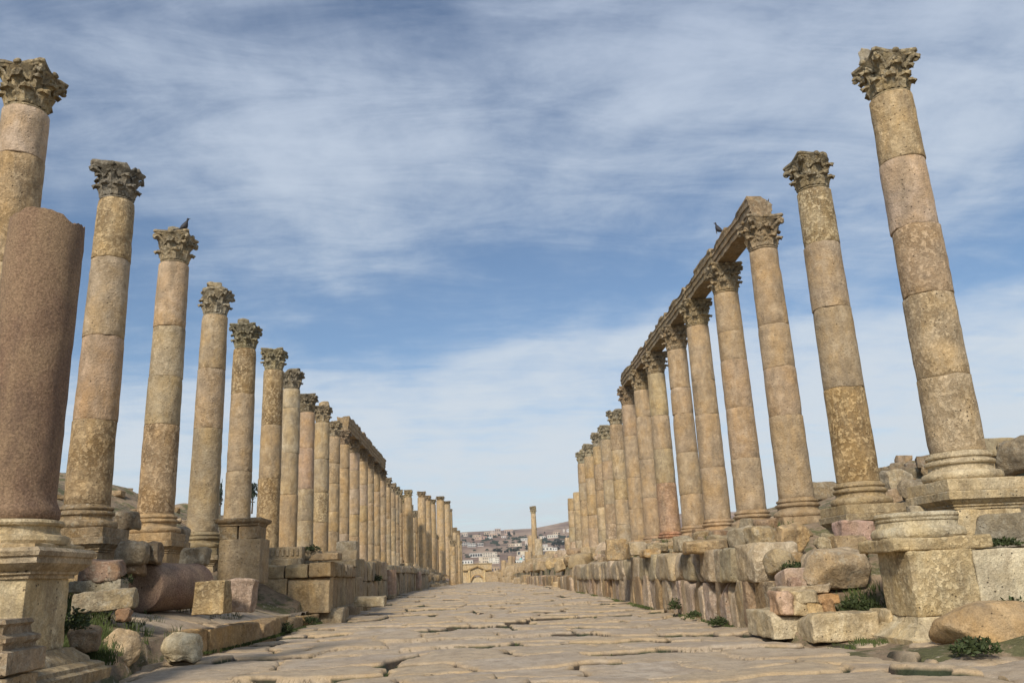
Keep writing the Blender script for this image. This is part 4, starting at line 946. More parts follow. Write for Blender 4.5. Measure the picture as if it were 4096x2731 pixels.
while y < 33.0:
    w = r.uniform(.6, 1.3)
    link('stone_block', stone((.7, w - .02, 1.0), int(y * 10), .03, .02, 4, n=9), M_stone, lw, (-4.45 - .35 + 5.6, y + w / 2 - 26, 0), col=col((.37, .29, .19), .3, .08, r))
    if y < 30.5: link('stone_block', stone((.85, w - .02, .42), int(y * 10) + 1, .07, .03, 4, .04, 3, n=9), M_lich, lw, (-4.40 - .35 + 5.6, y + w / 2 - 26, 1.0), col=col((.38, .29, .18), .4, .08, r))
    y += w
LP_ = [(.40, .32, .21), (.42, .34, .23), (.38, .29, .18), (.36, .30, .21)]
street_wall('street_wall', 'tall smooth-faced ashlar wall on the left beyond the wall corner', [
    (-1, -4.75, 33.8, 46.5, lambda y: road_z(y) + .1, .92, .8, .8, 1.6, .03, LP_), (-1, -4.75, 33.8, 46.5, lambda y: road_z(y) + 1.03, .86, .8, .9, 1.8, .03, LP_)], 6)
street_wall('street_wall', 'far left wall stretch with upright piers and tilted capstones', [
    (-1, -4.85, 48.6, 88, lambda y: road_z(y) + .0, 1.35, .8, .5, 1.3, .05, LP_), (-1, -4.75, 48.6, 88, lambda y: road_z(y) + 1.36, .42, .9, .8, 1.9, .09, UP)], 8)
# paired pink half columns against the left wall
for k, (Yp, lab) in enumerate([(47.0, 'pink engaged half column at the end of the tall left wall, nearer of a pair'), (47.9, 'pink engaged half column, farther of a pair by the tall left wall'), (70.0, 'far pink half column standing against the left wall')]):
    rz0 = float(road_z(Yp)); e = thing('half_column', lab, 'column', (-4.72, Yp, rz0))
    link('shaft', lathe([(.30, 0), (.30, .6), (.29, 1.3)], 20, 3 + k, .01), M_stone, e, (0, 0, .22), col=col((.46, .33, .26), .15)); link('base', lathe([(.36, 0), (.38, .05), (.36, .10), (.32, .12), (.34, .16), (.31, .21)], 20, 4 + k, .01), M_stone, e, (0, 0, .01), col=col((.42, .33, .22), .3))
# masonry pier between the left columns
mp = thing('masonry_pier', 'square masonry pier with a heavy cornice between the fourth and fifth left columns', 'pier', (-6.62, 24.5, 1.3))
link('pier_block', stone((1.14, 1.1, 1.2), 141, .035, .012, 4, n=14), M_stone, mp, (.05, .1, 0), col=col((.36, .28, .18), .3))
link('pier_block', stone((.50, 1.0, .36), 142, .03, .014, 5, n=10), M_lich, mp, (-.30, .1, 1.2), col=col((.33, .25, .15), .3))
link('pier_block', stone((.52, 1.0, .36), 143, .03, .014, 5, n=10), M_lich, mp, (.25, .12, 1.2), col=col((.34, .25, .15), .3))
link('cornice', rectlathe([(.0, 0), (.03, .02), (.04, .07), (.10, .10), (.13, .14), (.14, .20), (.10, .22)], 1.06, 1.0, 144, .02, 4, 12, .06), M_lich, mp, (-.02, .1, 1.56), col=col((.35, .26, .16), .5))
# parapet of dentil blocks behind the left wall
for k, (a, b_, bt, w, Yp, lab) in enumerate([(640, 632, 548, 1.15, 29.5, 'low block carved with dentils on the left terrace, behind the wall corner'), (835, 650, 575, .62, 30.5, 'small dentil-carved block right of the longer carved one'), (1060, 640, 575, 1.15, 31.0, 'broad plain block under the pale boulder on the left terrace')]):
    p = at(*z2(a, b_), Y=Yp); hgt = (b_ - bt) / 1.887 * Yp / 3306 * 1.0
    e = thing('carved_block', lab, 'block', (p.x, p.y, p.z))
    link('block', stone((w, .6, hgt), 150 + k, .03, .012, 5, n=10), M_stone, e, (0, .3, 0), col=col((.42, .33, .215), .3))
    if k < 2:
        for q in range(6 if k == 0 else 3): link('dentil', stone((.09, .05, hgt * .55), 160 + q, .01, .003, 8, n=4), M_stone, e, (-w * .36 + q * w * .145, -.02, hgt * .28), col=col((.44, .35, .23), .3))
    p2 = at(*z2(a - 20, b_ + 55), Y=Yp - .3); o = link('limestone_block', stone((w * 1.1, .6, p.z - p2.z), 170 + k, .03, .014, 5, n=10), M_lich, None, (p2.x, p2.y + .3, p2.z), (0, 0, 0), col((.36, .29, .19), .3)); tag(o, ['supporting block under the long dentil-carved one', 'dark supporting block under the small dentil-carved one', 'supporting block below the broad plain terrace block'][k], 'block')
loose('boulder', 'pale rounded boulder on top of the left terrace, right of the carved blocks', 'rock', *z2(1110, 582), 1.15, .45, .7, Y=31.4, seed=181, c=(.50, .43, .32), rad=.15, warp=.08, cuts=8)
loose('limestone_block', 'flat low block lying on the road edge at the left wall foot', 'block', *z2(1285, 985), 1.0, .32, .8, Y=28.6, seed=182, c=(.46, .38, .25), rad=.05, warp=.04, cuts=3)
# stones behind, beside the left pedestals
for k, (a, b_, w, h_, d_, Yc, c, lab) in enumerate([
    (1000, 660, .55, .45, .5, 17.3, (.30, .24, .16), 'dark rounded block before the third left pedestal'), (1140, 655, .38, .42, .4, 17.7, (.27, .20, .13), 'dark brown broken stone touching the third left pedestal'),
    (1465, 675, .62, .38, .5, 19.6, (.33, .28, .20), 'grey squared stone between the third and fourth left pedestals'), (780, 790, .85, .42, .6, 16.2, (.36, .24, .17), 'reddish shattered rock under the second left pedestal'),
    (985, 740, .55, .24, .4, 17.4, (.32, .23, .15), 'low brown stone left above the fallen drum'), (960, 395, .48, .42, .5, 20.0, (.30, .23, .15), 'brown boulder on the bank between the second and third left columns'),
    (1365, 545, .36, .6, .4, 22.6, (.34, .27, .19), 'upright grey stone between the third and fourth left columns')]):
    loose('rubble_stone', lab, 'rock', *z1(a, b_), w, h_, d_, Y=Yc, seed=190 + k, c=c, rad=.10, warp=.07, cuts=6, n=12, mat=M_lich)
# stones on capitals
def capstone(cn, dx, dy, w, h_, c, lab, seed):
    X, Y, zn = COLS[cn]; o = link('loose_stone', stone((w, w * .8, h_), seed, .12, .02, 5, .04, 5, 10), M_lich, None, (X + dx, Y + dy, zn + .91), (0, 0, .3), col(c, .3)); tag(o, lab, 'stone')
capstone('L4', -.02, -.2, .46, .22, (.45, .37, .24), 'loose pale stone sitting on the fourth left capital', 1)
capstone('L5', -.05, -.2, .42, .22, (.28, .25, .18), 'rounded dark stone sitting on the fifth left capital', 2)
capstone('L3', .0, -.2, .34, .16, (.34, .30, .22), 'small round stone on the third left capital beside the pigeon', 3)
capstone('L9', .1, -.1, .5, .26, (.48, .38, .25), 'pale stone on top of the ninth left capital', 4)
capstone('R1', -.30, .10, .22, .34, (.50, .45, .36), 'small upright pale block on the first right capital', 5)
capstone('R14', .0, -.1, .42, .22, (.42, .36, .25), 'lumpy stone on the fourteenth right capital', 6)

# ------------------------------------------------------------------ rubble banks
variants = [stone((1, .8, .62), 900 + k, .14, .02, 4, .07, 6, 8).mesh('rubble_stone') for k in range(10)]
variants += [stone((1.2, .7, .6), 920 + k, .05, .015, 4, .03, 2, 8).mesh('limestone_block') for k in range(6)]
for me in variants: me.materials.append(M_stone)
def bank(side, n, y0, y1, xa, xb, lab, grp, seed, s0, s1, zadd=0.0):
    r = random.Random(seed)
    for k in range(n):
        y = y0 + (y1 - y0) * (r.random() ** .85); x = side * r.uniform(xa, xb)
        z = float(ground_z(np.array([[x]]), np.array([[y]]))[0, 0]) + zadd
        s = r.uniform(s0, s1); me = r.choice(variants); nm = me.name.split('.')[0]
        o = link(nm, me, None, None, (x, y, z - .10 * s), (r.uniform(-.2, .2), r.uniform(-.2, .2), r.uniform(0, 6.28)), col(r.choice([TAN, GREY, CREAM, (.40, .30, .19), (.44, .34, .24), BROWN]), r.uniform(.2, .7), .12, r), (s, s * r.uniform(.7, 1.1), s * r.uniform(.6, 1.1)))
        tag(o, lab, 'rock', grp)
bank(1, 95, 16.5, 46, 6.1, 7.9, 'tumbled stone in the bank between the right wall and the right columns', 'stones of the right bank', 1, .28, .66)
bank(-1, 60, 27.5, 47, 5.4, 7.7, 'tumbled stone on the terrace between the left wall and the left columns', 'stones of the left terrace', 2, .3, .7)
bank(1, 44, 46, 84, 5.4, 7.9, 'tumbled stone of the far right rubble heap beside the street', 'stones of the far right heap', 3, .7, 1.5)
bank(-1, 30, 47, 95, 5.2, 7.6, 'tumbled stone of the far left bank beside the street', 'stones of the far left bank', 4, .6, 1.2)
bank(1, 26, 24, 40, 14, 22, 'scattered stone on the earth mound behind the right columns', 'stones on the right mound', 5, .4, 1.0)
bank(-1, 64, 26, 62, 13, 22, 'scattered stone on the grassy slope behind the left columns', 'stones on the left slope', 6, .3, .85)
def heap(lab_name, pts, seed):
    mb = MB(); r = random.Random(seed)
    for (x0, x1, y0, y1, n, s0, s1, zz) in pts:
        for k in range(n):
            x = r.uniform(x0, x1); y = r.uniform(y0, y1); s = r.uniform(s0, s1)
            st = stone((s, s * r.uniform(.6, 1), s * r.uniform(.5, .8)), seed * 1000 + mb.n % 997, .12 * s, .03, 3, .06 * s, 4, 4); V = st.verts(); a = r.uniform(0, 6.28)
            z = float(ground_z(np.array([[x]]), np.array([[y]]))[0, 0]) if zz is None else zz * r.random() + float(road_z(y))
            V = np.stack([V[:, 0] * math.cos(a) - V[:, 1] * math.sin(a) + x, V[:, 0] * math.sin(a) + V[:, 1] * math.cos(a) + y, V[:, 2] + z - .1], 1); mb.add(V, st.f)
    o = link(lab_name, mb, M_stone, None, col=(.40, .31, .20, .4)); o['kind'] = 'stuff'; o['label'] = 'mass of tumbled stones at the far end of the street'; o['category'] = 'rubble'; return o
heap('rubble', [(5.0, 9.5, 84, 170, 150, .8, 1.8, None), (-8.5, -4.6, 92, 150, 80, .7, 1.4, None), (5.0, 11, 110, 190, 60, 1.0, 2.4, 1.6)], 5)

# wall remnants on the right mound
mw = thing('stone_wall', 'rough dry stone wall remnant on the crest of the right mound', 'wall', tuple(at(*z5(850, 275), X=17)))
r = random.Random(9); base_p = mw.location.copy()
for k in range(22):
    px_s = r.uniform(755, 940); p = at(*z5(px_s, 280 - r.uniform(0, 1) * (95 if px_s > 850 else 60) + 30), X=17 + r.uniform(-.3, .6))
    link('wall_stone', stone((.8, .6, .42), 950 + k, .08, .02, 4, .05, 4, 7), M_lich, mw, tuple(p - base_p - Vector((0, 0, .2))), (0, 0, r.uniform(0, 3)), col((.27, .22, .155), .4, .15, r))
for k, (a, b_, w, h_, Xc, lab) in enumerate([(745, 395, 1.1, .75, 15, 'pale rough boulder on the slope between the two right pedestals'), (860, 430, 1.0, .6, 14, 'rough stone on the slope just left of the first right pedestal'), (1520, 260, 1.0, .9, 15, 'dark rock outcrop at the right edge of the photograph'), (310, 440, 1.4, .8, 17, 'brown boulder pile behind the third right column base'), (1440, 225, .9, .7, 16, 'dark hollowed rock on the mound right of the first column'), (690, 300, .9, .4, 17, 'low flat stone at the left foot of the mound crest')]):
    p = at(*z5(a, b_), X=Xc); o = link('boulder', stone((w, w * .8, h_), 980 + k, .2, .04, 3, .14, 8, 14), M_lich, None, (p.x, p.y, p.z - .1), (0, 0, k), col((.30, .245, .17) if k not in (0,) else (.50, .43, .32), .4)); tag(o, lab, 'rock')

# ------------------------------------------------------------------ gate at the end of the street
def at2(px, py, Y=218.0): return at(px, py, Y=Y)
gt = thing('arched_gate', 'pale arched stone gateway with a pediment closing the far end of the street', 'gate', tuple(at2(1911, 2329)))
gz = gt.location; g7 = lambda x, y: at2(1750 + x / 3.36, 1980 + y / 3.36) - gz
gc = col((.48, .38, .24), .3)
L0, R0 = g7(345, 1180), g7(735, 1170); T0 = g7(345, 935).z
aL, aR, aT = g7(455, 1170).x, g7(615, 1170).x, g7(540, 1070).z
aw = (aR - aL) / 2; ac = (aL + aR) / 2; spring = aT - aw * .95
mb = MB()
nA = 14; W0, W1, D = L0.x, R0.x, 2.2
# wall face with arched opening as a fan of boxes
mb.box(((W0 + aL) / 2, 0, (T0 + L0.z) / 2), (aL - W0, D, T0 - L0.z)); mb.box(((W1 + aR) / 2, 0, (T0 + L0.z) / 2), (W1 - aR, D, T0 - L0.z))
for k in range(nA):
    t0, t1 = -1 + 2 * k / nA, -1 + 2 * (k + 1) / nA; zz = spring + aw * .95 * math.sqrt(max(0, 1 - ((t0 + t1) / 2) ** 2))
    mb.box((ac + aw * (t0 + t1) / 2, 0, (zz + T0) / 2), (aw * 2 / nA, D, T0 - zz))
link('wall', mb.mesh('wall', False), M_stone, gt, col=gc)
inn = MB(); inn.box((ac, -D / 2 + .5, spring * .5 + L0.z * .5 + .3), (aw * 2.1, .3, aT - L0.z)); link('blocked_opening', inn.mesh('blocked_opening', False), M_stone, gt, col=col((.52, .44, .30), .5))
for xz in ((385, 425), (628, 650)):
    a = g7(xz[0] + 40 if xz[0] < 400 else xz[0], 1000); m2 = MB(); m2.box((a.x, -D / 2 - .2, (a.z + L0.z) / 2), (.55, .45, a.z - L0.z)); link('pilaster', m2.mesh('pilaster', False), M_stone, gt, col=col((.52, .40, .22), .2))
pk = g7(535, 950); lo = g7(400, 1005); hi = g7(650, 1000); m3 = MB()
for (A, B) in (((lo.x, lo.z), (pk.x, pk.z)), ((pk.x, pk.z), (hi.x, hi.z)), ((W0, lo.z), (lo.x, lo.z)), ((hi.x, hi.z), (W1, hi.z))):
    dx, dz = B[0] - A[0], B[1] - A[1]; Lb = math.hypot(dx, dz); V = np.array([[x, y, z] for x in (-Lb / 2, Lb / 2) for y in (-.55, .1) for z in (-.14, .14)]); a = math.atan2(dz, dx)
    V = np.stack([V[:, 0] * math.cos(a) - V[:, 2] * math.sin(a) + (A[0] + B[0]) / 2, V[:, 1] - D / 2, V[:, 0] * math.sin(a) + V[:, 2] * math.cos(a) + (A[1] + B[1]) / 2], 1)
    m3.add(V, [(0, 1, 3, 2), (4, 6, 7, 5), (0, 4, 5, 1), (2, 3, 7, 6), (0, 2, 6, 4), (1, 5, 7, 3)])
link('pediment', m3.mesh('pediment', False), M_stone, gt, col=col((.40, .29, .15), .3))
arch = []
for k in range(15):
    a = PI * k / 14; arch.append((ac - aw * 1.08 * math.cos(a), -D / 2 - .1, spring + aw * 1.02 * math.sin(a)))
link('archivolt', (lambda t: MB().add(*t))(tube(arch, [.2] * 15, 6)), M_stone, gt, col=col((.44, .31, .16), .2))
top = MB(); top.box(((W0 + W1) / 2, 0, T0 + .12), (W1 - W0 + .3, D + .3, .22)); link('coping', top.mesh('coping', False), M_stone, gt, col=col((.38, .31, .2), .5))
# far ruins right of the gate
for k, (a, b_, bt, w, Yd, c, lab) in enumerate([(765, 1160, 1030, 4.0, 200, (.42, .32, .20), 'low ruined building right of the arched gate'), (895, 1165, 1000, 2.0, 178, (.34, .25, .15), 'small dark-doored ruin at the end of the street'), (975, 1000, 900, 2.2, 210, (.36, .27, .17), 'brown ruin block among the far stones'), (1010, 960, 830, 1.6, 235, (.34, .24, .16), 'narrow brown ruin pier beyond the street end')]):
    p = at(1750 + a / 3.36, 1980 + b_ / 3.36, Y=Yd); q = at(1750 + a / 3.36, 1980 + bt / 3.36, Y=Yd)
    e = thing('ruin', lab, 'ruin', tuple(p)); link('wall', stone((w, 2.5, q.z - p.z + .3), 1200 + k, .15, .12, 1.2, .15, 3, 10), M_stone, e, (0, 1.25, -.2), col=col(c, .5))
    if k == 1: m4 = MB(); m4.box((.1, -.02, .75), (1.3, .3, 1.6)); link('doorway', m4.mesh('doorway', False), M_glass, e, (0, 0, 0))

# ------------------------------------------------------------------ far hills and town
def hill_z(X, Y):
    g_ = lerp_tab(Y, [(300, -.012), (420, -.010), (520, -.006), (700, .004), (1000, .018), (1400, .033), (1800, .047), (2150, .0545), (2300, .054), (2800, .035), (3500, .01)])
    P = np.stack([X * .0022, Y * .0022, X * 0], -1).reshape(-1, 3); n = fbm(P, 3, 5).reshape(X.shape)
    right = smooth01((X / np.maximum(Y, 1) - .06) / .08) * lerp_tab(Y, [(300, 0), (1500, 0), (2200, .0095), (2500, .012), (3500, 0)])
    left = smooth01((-.12 - X / np.maximum(Y, 1)) / .15) * lerp_tab(Y, [(300, 0), (1500, 0), (2200, -.02), (3500, 0)])
    side = smooth01((np.abs(X / np.maximum(Y, 1) - .05) - .25) / .25) * -.035
    return 1.15 + Y * (g_ + right + left + side * smooth01((Y - 400) / 1200)) + n * lerp_tab(Y, [(300, 1), (900, 5), (2200, 8), (3500, 12)])
hg = grid_mesh('hills', np.linspace(-2600, 2800, 190), np.concatenate([np.linspace(305, 1200, 90)[:-1], np.linspace(1200, 3400, 90)]), hill_z, M_hill); hg['kind'] = 'structure'
def on_hill(px, py):
    v = ray(px, py); v = v / v[1]; last = 0
    for Y in np.arange(310, 2250, 6.0):
        z = H + v[2] * Y; hz = float(hill_z(np.array([[v[0] * Y]]), np.array([[Y]]))[0, 0])
        if z <= hz: return Vector((v[0] * Y, Y, hz))
    Y = 2150; return Vector((v[0] * Y, Y, float(hill_z(np.array([[v[0] * Y]]), np.array([[Y]]))[0, 0])))
wcache = {}
def house(px, py, wpx, hpx, c, lab, rows=2, colsn=4, roofc=None, dome=False, open_=False, mkwin=True):
    """px,py centre of the foot of the facade, wpx,hpx its size, survey pixels"""
    if py < 2150: hpx *= 1.4
    p = on_hill(px, py); s = p.y / FPX / .96; W = wpx * s; Hh = hpx * s; Dp = max(W * .6, 6)
    e = thing('house', lab, 'house', (p.x, p.y, p.z - 1), rng.uniform(-.12, .12))
    m = MB(); m.box((0, Dp / 2, Hh / 2 + .3), (W, Dp, Hh + 1.4)); link('wall', m.mesh('wall', False), M_wall, e, col=(*c, 1))
    m = MB(); m.box((0, Dp / 2, Hh + 1.15), (W + .6, Dp + .6, .35)); link('roof', m.mesh('roof', False), M_wall, e, col=(*(roofc or tuple(x * .9 for x in c)), 1))
    if mkwin:
        ww, wh = W / colsn * .42, Hh / rows * .45
        if open_: ww, wh = W / colsn * .72, Hh / rows * .62
        key = (round(ww, 1), round(wh, 1))
        if key not in wcache: m = MB(); m.box((0, 0, 0), (ww, .3, wh)); wcache[key] = m.mesh('window', False); wcache[key].materials.append(M_glass)
        for i in range(rows):
            for j in range(colsn):
                if rng.random() < .12: continue
                link('window', wcache[key], None, e, (-W / 2 + W * (j + .5) / colsn, -.12, 1 + Hh * (i + .52) / rows))
    if dome:
        V, Fq = boxgrid(6, 6, 6); P = V / np.linalg.norm(V, axis=1)[:, None] * W * .11; P[:, 2] = np.maximum(P[:, 2], 0); m = MB(); m.add(P * np.array([1, 1, 1.2]), Fq)
        link('dome', m, M_wall, e, (W * .02, W * .15, Hh + 1.3), col=(.22, .48, .46, 1))
        m = MB(); m.add(*tube([(0, 0, 0), (0, 0, Hh * 1.5)], [W * .02, W * .012], 6)); link('minaret', m, M_wall, e, (-W * .03, W * .1, Hh * .9), col=(.6, .6, .56, 1))
    return e
WH = (.62, .60, .54); CR = (.56, .48, .36); SA = (.50, .40, .29)
g = lambda x, y: (1750 + x / 3.36, 1980 + y / 3.36)
def hz_(x0, y0, x1, y1): a = g((x0 + x1) / 2, y1); return (*a, (x1 - x0) / 3.36, (y1 - y0) / 3.36)
hs = [((330, 880, 470, 925), WH, 'white flat house just above the left end of the arched gate', 1, 4), ((562, 842, 700, 915), CR, 'long cream apartment block above the arched gate', 2, 6), ((695, 845, 826, 918), (.66, .62, .52), 'pale right-hand apartment block above the arched gate', 3, 5),
      ((443, 785, 597, 832), WH, 'white open-fronted house above the gate on the left', 1, 5), ((617, 775, 797, 830), (.58, .52, .42), 'cream two-storey block, second row above the gate', 2, 6), ((1078, 755, 1210, 805), (.60, .53, .40), 'cream house left of the lone column, with dark loggia', 1, 3),
      ((1148, 812, 1212, 880), (.62, .62, .58), 'small white house right of the domed building', 2, 2), ((1060, 820, 1146, 860), (.5, .42, .35), 'low tan house behind the domed building', 1, 3), ((730, 968, 830, 1040), (.42, .32, .22), 'brown stone house right of the gate coping', 1, 3),
      ((330, 640, 430, 680), (.55, .51, .45), 'unfinished white frame house on the left, nearest of three', 2, 4), ((405, 655, 513, 700), (.66, .64, .58), 'unfinished white frame house with open bays, middle of three', 2, 5), ((535, 650, 615, 688), (.6, .56, .5), 'unfinished frame house, right of three', 1, 4),
      ((960, 655, 1040, 688), SA, 'tan stepped house at mid slope', 1, 3), ((1040, 650, 1130, 686), (.60, .53, .42), 'cream house at mid slope right of the tan stepped one', 1, 4), ((1130, 582, 1230, 612), WH, 'long white flat building just left of the lone column', 1, 5), ((1180, 615, 1235, 680), (.50, .43, .36), 'tan block touching the lone column on its left', 2, 2),
      ((1410, 700, 1542, 745), (.60, .57, .48), 'cream house right of the lone column', 1, 3), ((1400, 665, 1480, 690), WH, 'low white shed roof right of the lone column', 1, 4), ((1548, 712, 1610, 775), (.66, .64, .58), 'narrow white house before the dark trees on the right', 2, 2), ((1648, 730, 1760, 765), (.6, .58, .52), 'white house under the dark tree group on the right', 1, 4),
      ((1500, 790, 1565, 825), CR, 'small cream house low on the right slope', 1, 2), ((1660, 615, 1760, 640), WH, 'white roofed shed above the dark tree group', 1, 4), ((1375, 555, 1450, 585), (.6, .56, .5), 'pale house high on the right just beside the lone column', 1, 3), ((1480, 535, 1615, 575), (.60, .56, .47), 'long pale villa high on the right slope', 1, 5),
      ((1690, 475, 1712, 510), (.55, .48, .40), 'slim tower house on the far right ridge', 2, 1), ((1560, 505, 1640, 528), SA, 'low tan house on the far right ridge', 1, 3), ((1745, 470, 1815, 495), (.66, .64, .6), 'white house on the ridge at the right columns', 1, 3),
      ((630, 508, 690, 535), SA, 'low house on the left skyline', 1, 2), ((705, 495, 765, 535), (.52, .45, .38), 'square house on the skyline left of the largest one', 2, 2), ((775, 483, 848, 540), (.40, .32, .26), 'largest dark-fronted house on the skyline', 2, 3), ((905, 485, 1015, 530), (.42, .32, .25), 'long brown house on the skyline', 1, 4),
      ((475, 540, 580, 575), SA, 'tan house below the left skyline', 1, 3), ((330, 525, 400, 555), (.55, .47, .38), 'house at the left end of the skyline', 1, 3), ((590, 555, 660, 595), (.42, .28, .22), 'reddish house below the left skyline', 1, 2), ((680, 562, 735, 590), WH, 'small white house below the skyline', 1, 2), ((700, 535, 800, 568), (.50, .38, .28), 'broad tan house below the square skyline house', 1, 3), ((860, 550, 920, 572), (.6, .56, .5), 'tiny pale house below the brown skyline house', 1, 2), ((500, 565, 590, 600), (.45, .33, .25), 'brown low house among trees on the left slope', 1, 3),
      ((1380, 560, 1400, 600), (.6, .52, .4), 'narrow pale house edge right behind the lone column', 1, 1)]
for (bx, c, lab, rows, cn) in hs:
    house(*hz_(*bx), c, lab, rows, cn, open_='frame' in lab or 'open' in lab or 'loggia' in lab)
house(*hz_(1030, 878, 1210, 945), (.62, .62, .56), 'white mosque with a small turquoise dome and many narrow windows', 1, 9, dome=True)
house(2903, 2130, 16, 26, WH, 'white block seen between the fourth and fifth right columns', 2, 2); house(2935, 2125, 22, 18, (.6, .55, .48), 'pale houses seen through the gap by the fourth right column', 2, 2)
house(2815, 2150, 12, 30, WH, 'tall white block glimpsed left of the fifth right column', 3, 1)
# trees of the town
def crown_mesh(seed, rx, rz_, n, sz, cy=False):
    r = np.random.RandomState(seed); V = []; Fq = []; k = 0
    cl = r.normal(0, 1, (14, 3)); cl /= np.linalg.norm(cl, axis=1)[:, None]; cl *= r.uniform(.25, .8, (14, 1)); cr = r.uniform(.25, .5, 14)
    for i in range(n):
        j = r.randint(14); d = r.normal(0, 1, 3); d /= np.linalg.norm(d); p = cl[j] + d * cr[j] * r.uniform(.55, 1)
        if cy: p[:2] *= (1 - np.clip(p[2], -1, 1)) * .5 + .15
        p = p * np.array([rx, rx, rz_]); a = r.normal(0, 1, 3); a /= np.linalg.norm(a); b = np.cross(a, r.normal(0, 1, 3)); b /= np.linalg.norm(b); s = sz * r.uniform(.6, 1.3)
        V += [p - a * s, p + b * s * .6, p + a * s, p - b * s * .6]; Fq.append((k, k + 1, k + 2, k + 3)); k += 4
    mb = MB(); mb.add(np.array(V), Fq); me = mb.mesh('crown', False); me.materials.append(M_leaf); return me
CR_ = [crown_mesh(k, 1, 1, 260, .16) for k in range(3)] + [crown_mesh(7, .8, 1.3, 260, .15, True)]
tk = MB(); tk.add(*tube([(0, 0, -.5), (.03, 0, .5), (0, .02, 1.0), (.02, 0, 1.6)], [.10, .08, .06, .03], 7)); tk.add(*tube([(0, 0, .8), (.25, .1, 1.2), (.4, .15, 1.5)], [.05, .035, .02], 5)); tk.add(*tube([(0, 0, .9), (-.25, -.1, 1.3), (-.35, -.1, 1.6)], [.05, .035, .02], 5))
tkm = tk.mesh('trunk'); tkm.materials.append(M_bark)
def tree(px, py, hpx, wk, lab, var=0, grp=None, p=None):
    p = p or on_hill(px, py); s = p.y / FPX / .96; Ht = hpx * s
    e = thing('tree', lab, 'tree', tuple(p), rng.uniform(0, 6), grp)
    t = link('trunk', tkm, None, e, scale=(Ht * .3,) * 3); link('crown', CR_[var], None, e, (0, 0, Ht * .6), scale=(Ht * .42 * wk, Ht * .42 * wk, Ht * .45))
    return e
tl = [(770, 780, 55, 'dark tree, left one of the clump above the gate blocks'), (810, 785, 62, 'dark tree, middle of the clump above the gate blocks'), (850, 785, 60, 'dark tree, right one of the clump above the gate blocks'), (905, 790, 40, 'low dark tree in the gap between two clumps above the gate'), (940, 785, 50, 'dark tree left in the second clump'), (990, 780, 55, 'slim dark tree amid the second clump'), (1030, 782, 60, 'tallest dark tree of the second clump'), (1070, 780, 62, 'dark tree at the right end of the second clump'), (1200, 745, 45, 'dark tree by the left foot of the lone column'),
      (1560, 700, 55, 'dark tree leading the right-hand tree group'), (1610, 700, 80, 'big dark tree on the left of the right-hand group'), (1650, 705, 85, 'biggest dark tree of the right-hand group'), (1700, 700, 70, 'dark tree behind the right-hand group'), (1745, 700, 80, 'dark tree by the right columns, edge of the group'), (1690, 800, 50, 'dark tree below the right-hand group'), (1450, 825, 50, 'dark bush tree low beside the lone column'), (1620, 760, 60, 'dark tree between the narrow white house and the next one'), (1730, 790, 40, 'small dark tree under the white house on the right'),
      (910, 650, 30, 'lone small tree on the bare mid slope'), (480, 625, 38, 'dark tree on the left slope'), (380, 635, 25, 'small tree at the left edge of the slope'), (335, 570, 30, 'tree beside the leftmost skyline house'), (960, 545, 45, 'dark tree before the brown skyline house'), (1030, 548, 50, 'slim cypress on the skyline'), (740, 560, 26, 'tree among the skyline houses'), (1440, 520, 22, 'tree on the right ridge'), (1640, 530, 20, 'tree beside the far right tower house'), (1500, 640, 30, 'tree right of the lone column at mid height'), (1780, 590, 20, 'small tree touching the right columns'), (560, 545, 24, 'tree in front of the left skyline houses')]
for k, (a, b_, h_, lab) in enumerate(tl):
    tree(*g(a, b_), h_ / 3.36 * 1.25, 1.25, lab, 3 if 'cypress' in lab or 'slim' in lab else k % 3, 'trees of the far town')
# scattered low scrub on the far slope, reads as one mass
r = random.Random(77); mb = MB()
for k in range(260):
    px_s = r.uniform(1600, 2500); py_s = r.choice([r.gauss(2155, 6), r.gauss(2172, 4), r.uniform(2140, 2270)]); p = on_hill(px_s, max(py_s, 2136)); s = p.y * .0016 * r.uniform(.6, 1.6)
    V, Fq = boxgrid(3, 3, 3); P = V / np.linalg.norm(V, axis=1)[:, None] * np.array([s * r.uniform(1, 1.8), s, s * .9]); P = P + np.array(p) + np.stack([vn(P * 3 / s + k * 7 + j, j) for j in range(3)], 1) * s * .4; mb.add(P, Fq)
o = link('scrub', mb, M_leaf, None); o['kind'] = 'stuff'; o['label'] = 'dark scrub dotted over the far town slope'; o['category'] = 'scrub'
# near trees glimpsed between the left columns
p = at(880, 2045, Y=72); tree(0, 0, 110, .32, 'thin dark tree glimpsed between the fourth and fifth left columns', 3, None, p)
p = at(1008, 2035, Y=80); tree(0, 0, 115, .5, 'feathery tree glimpsed between the fifth and sixth left columns', 0, None, p)

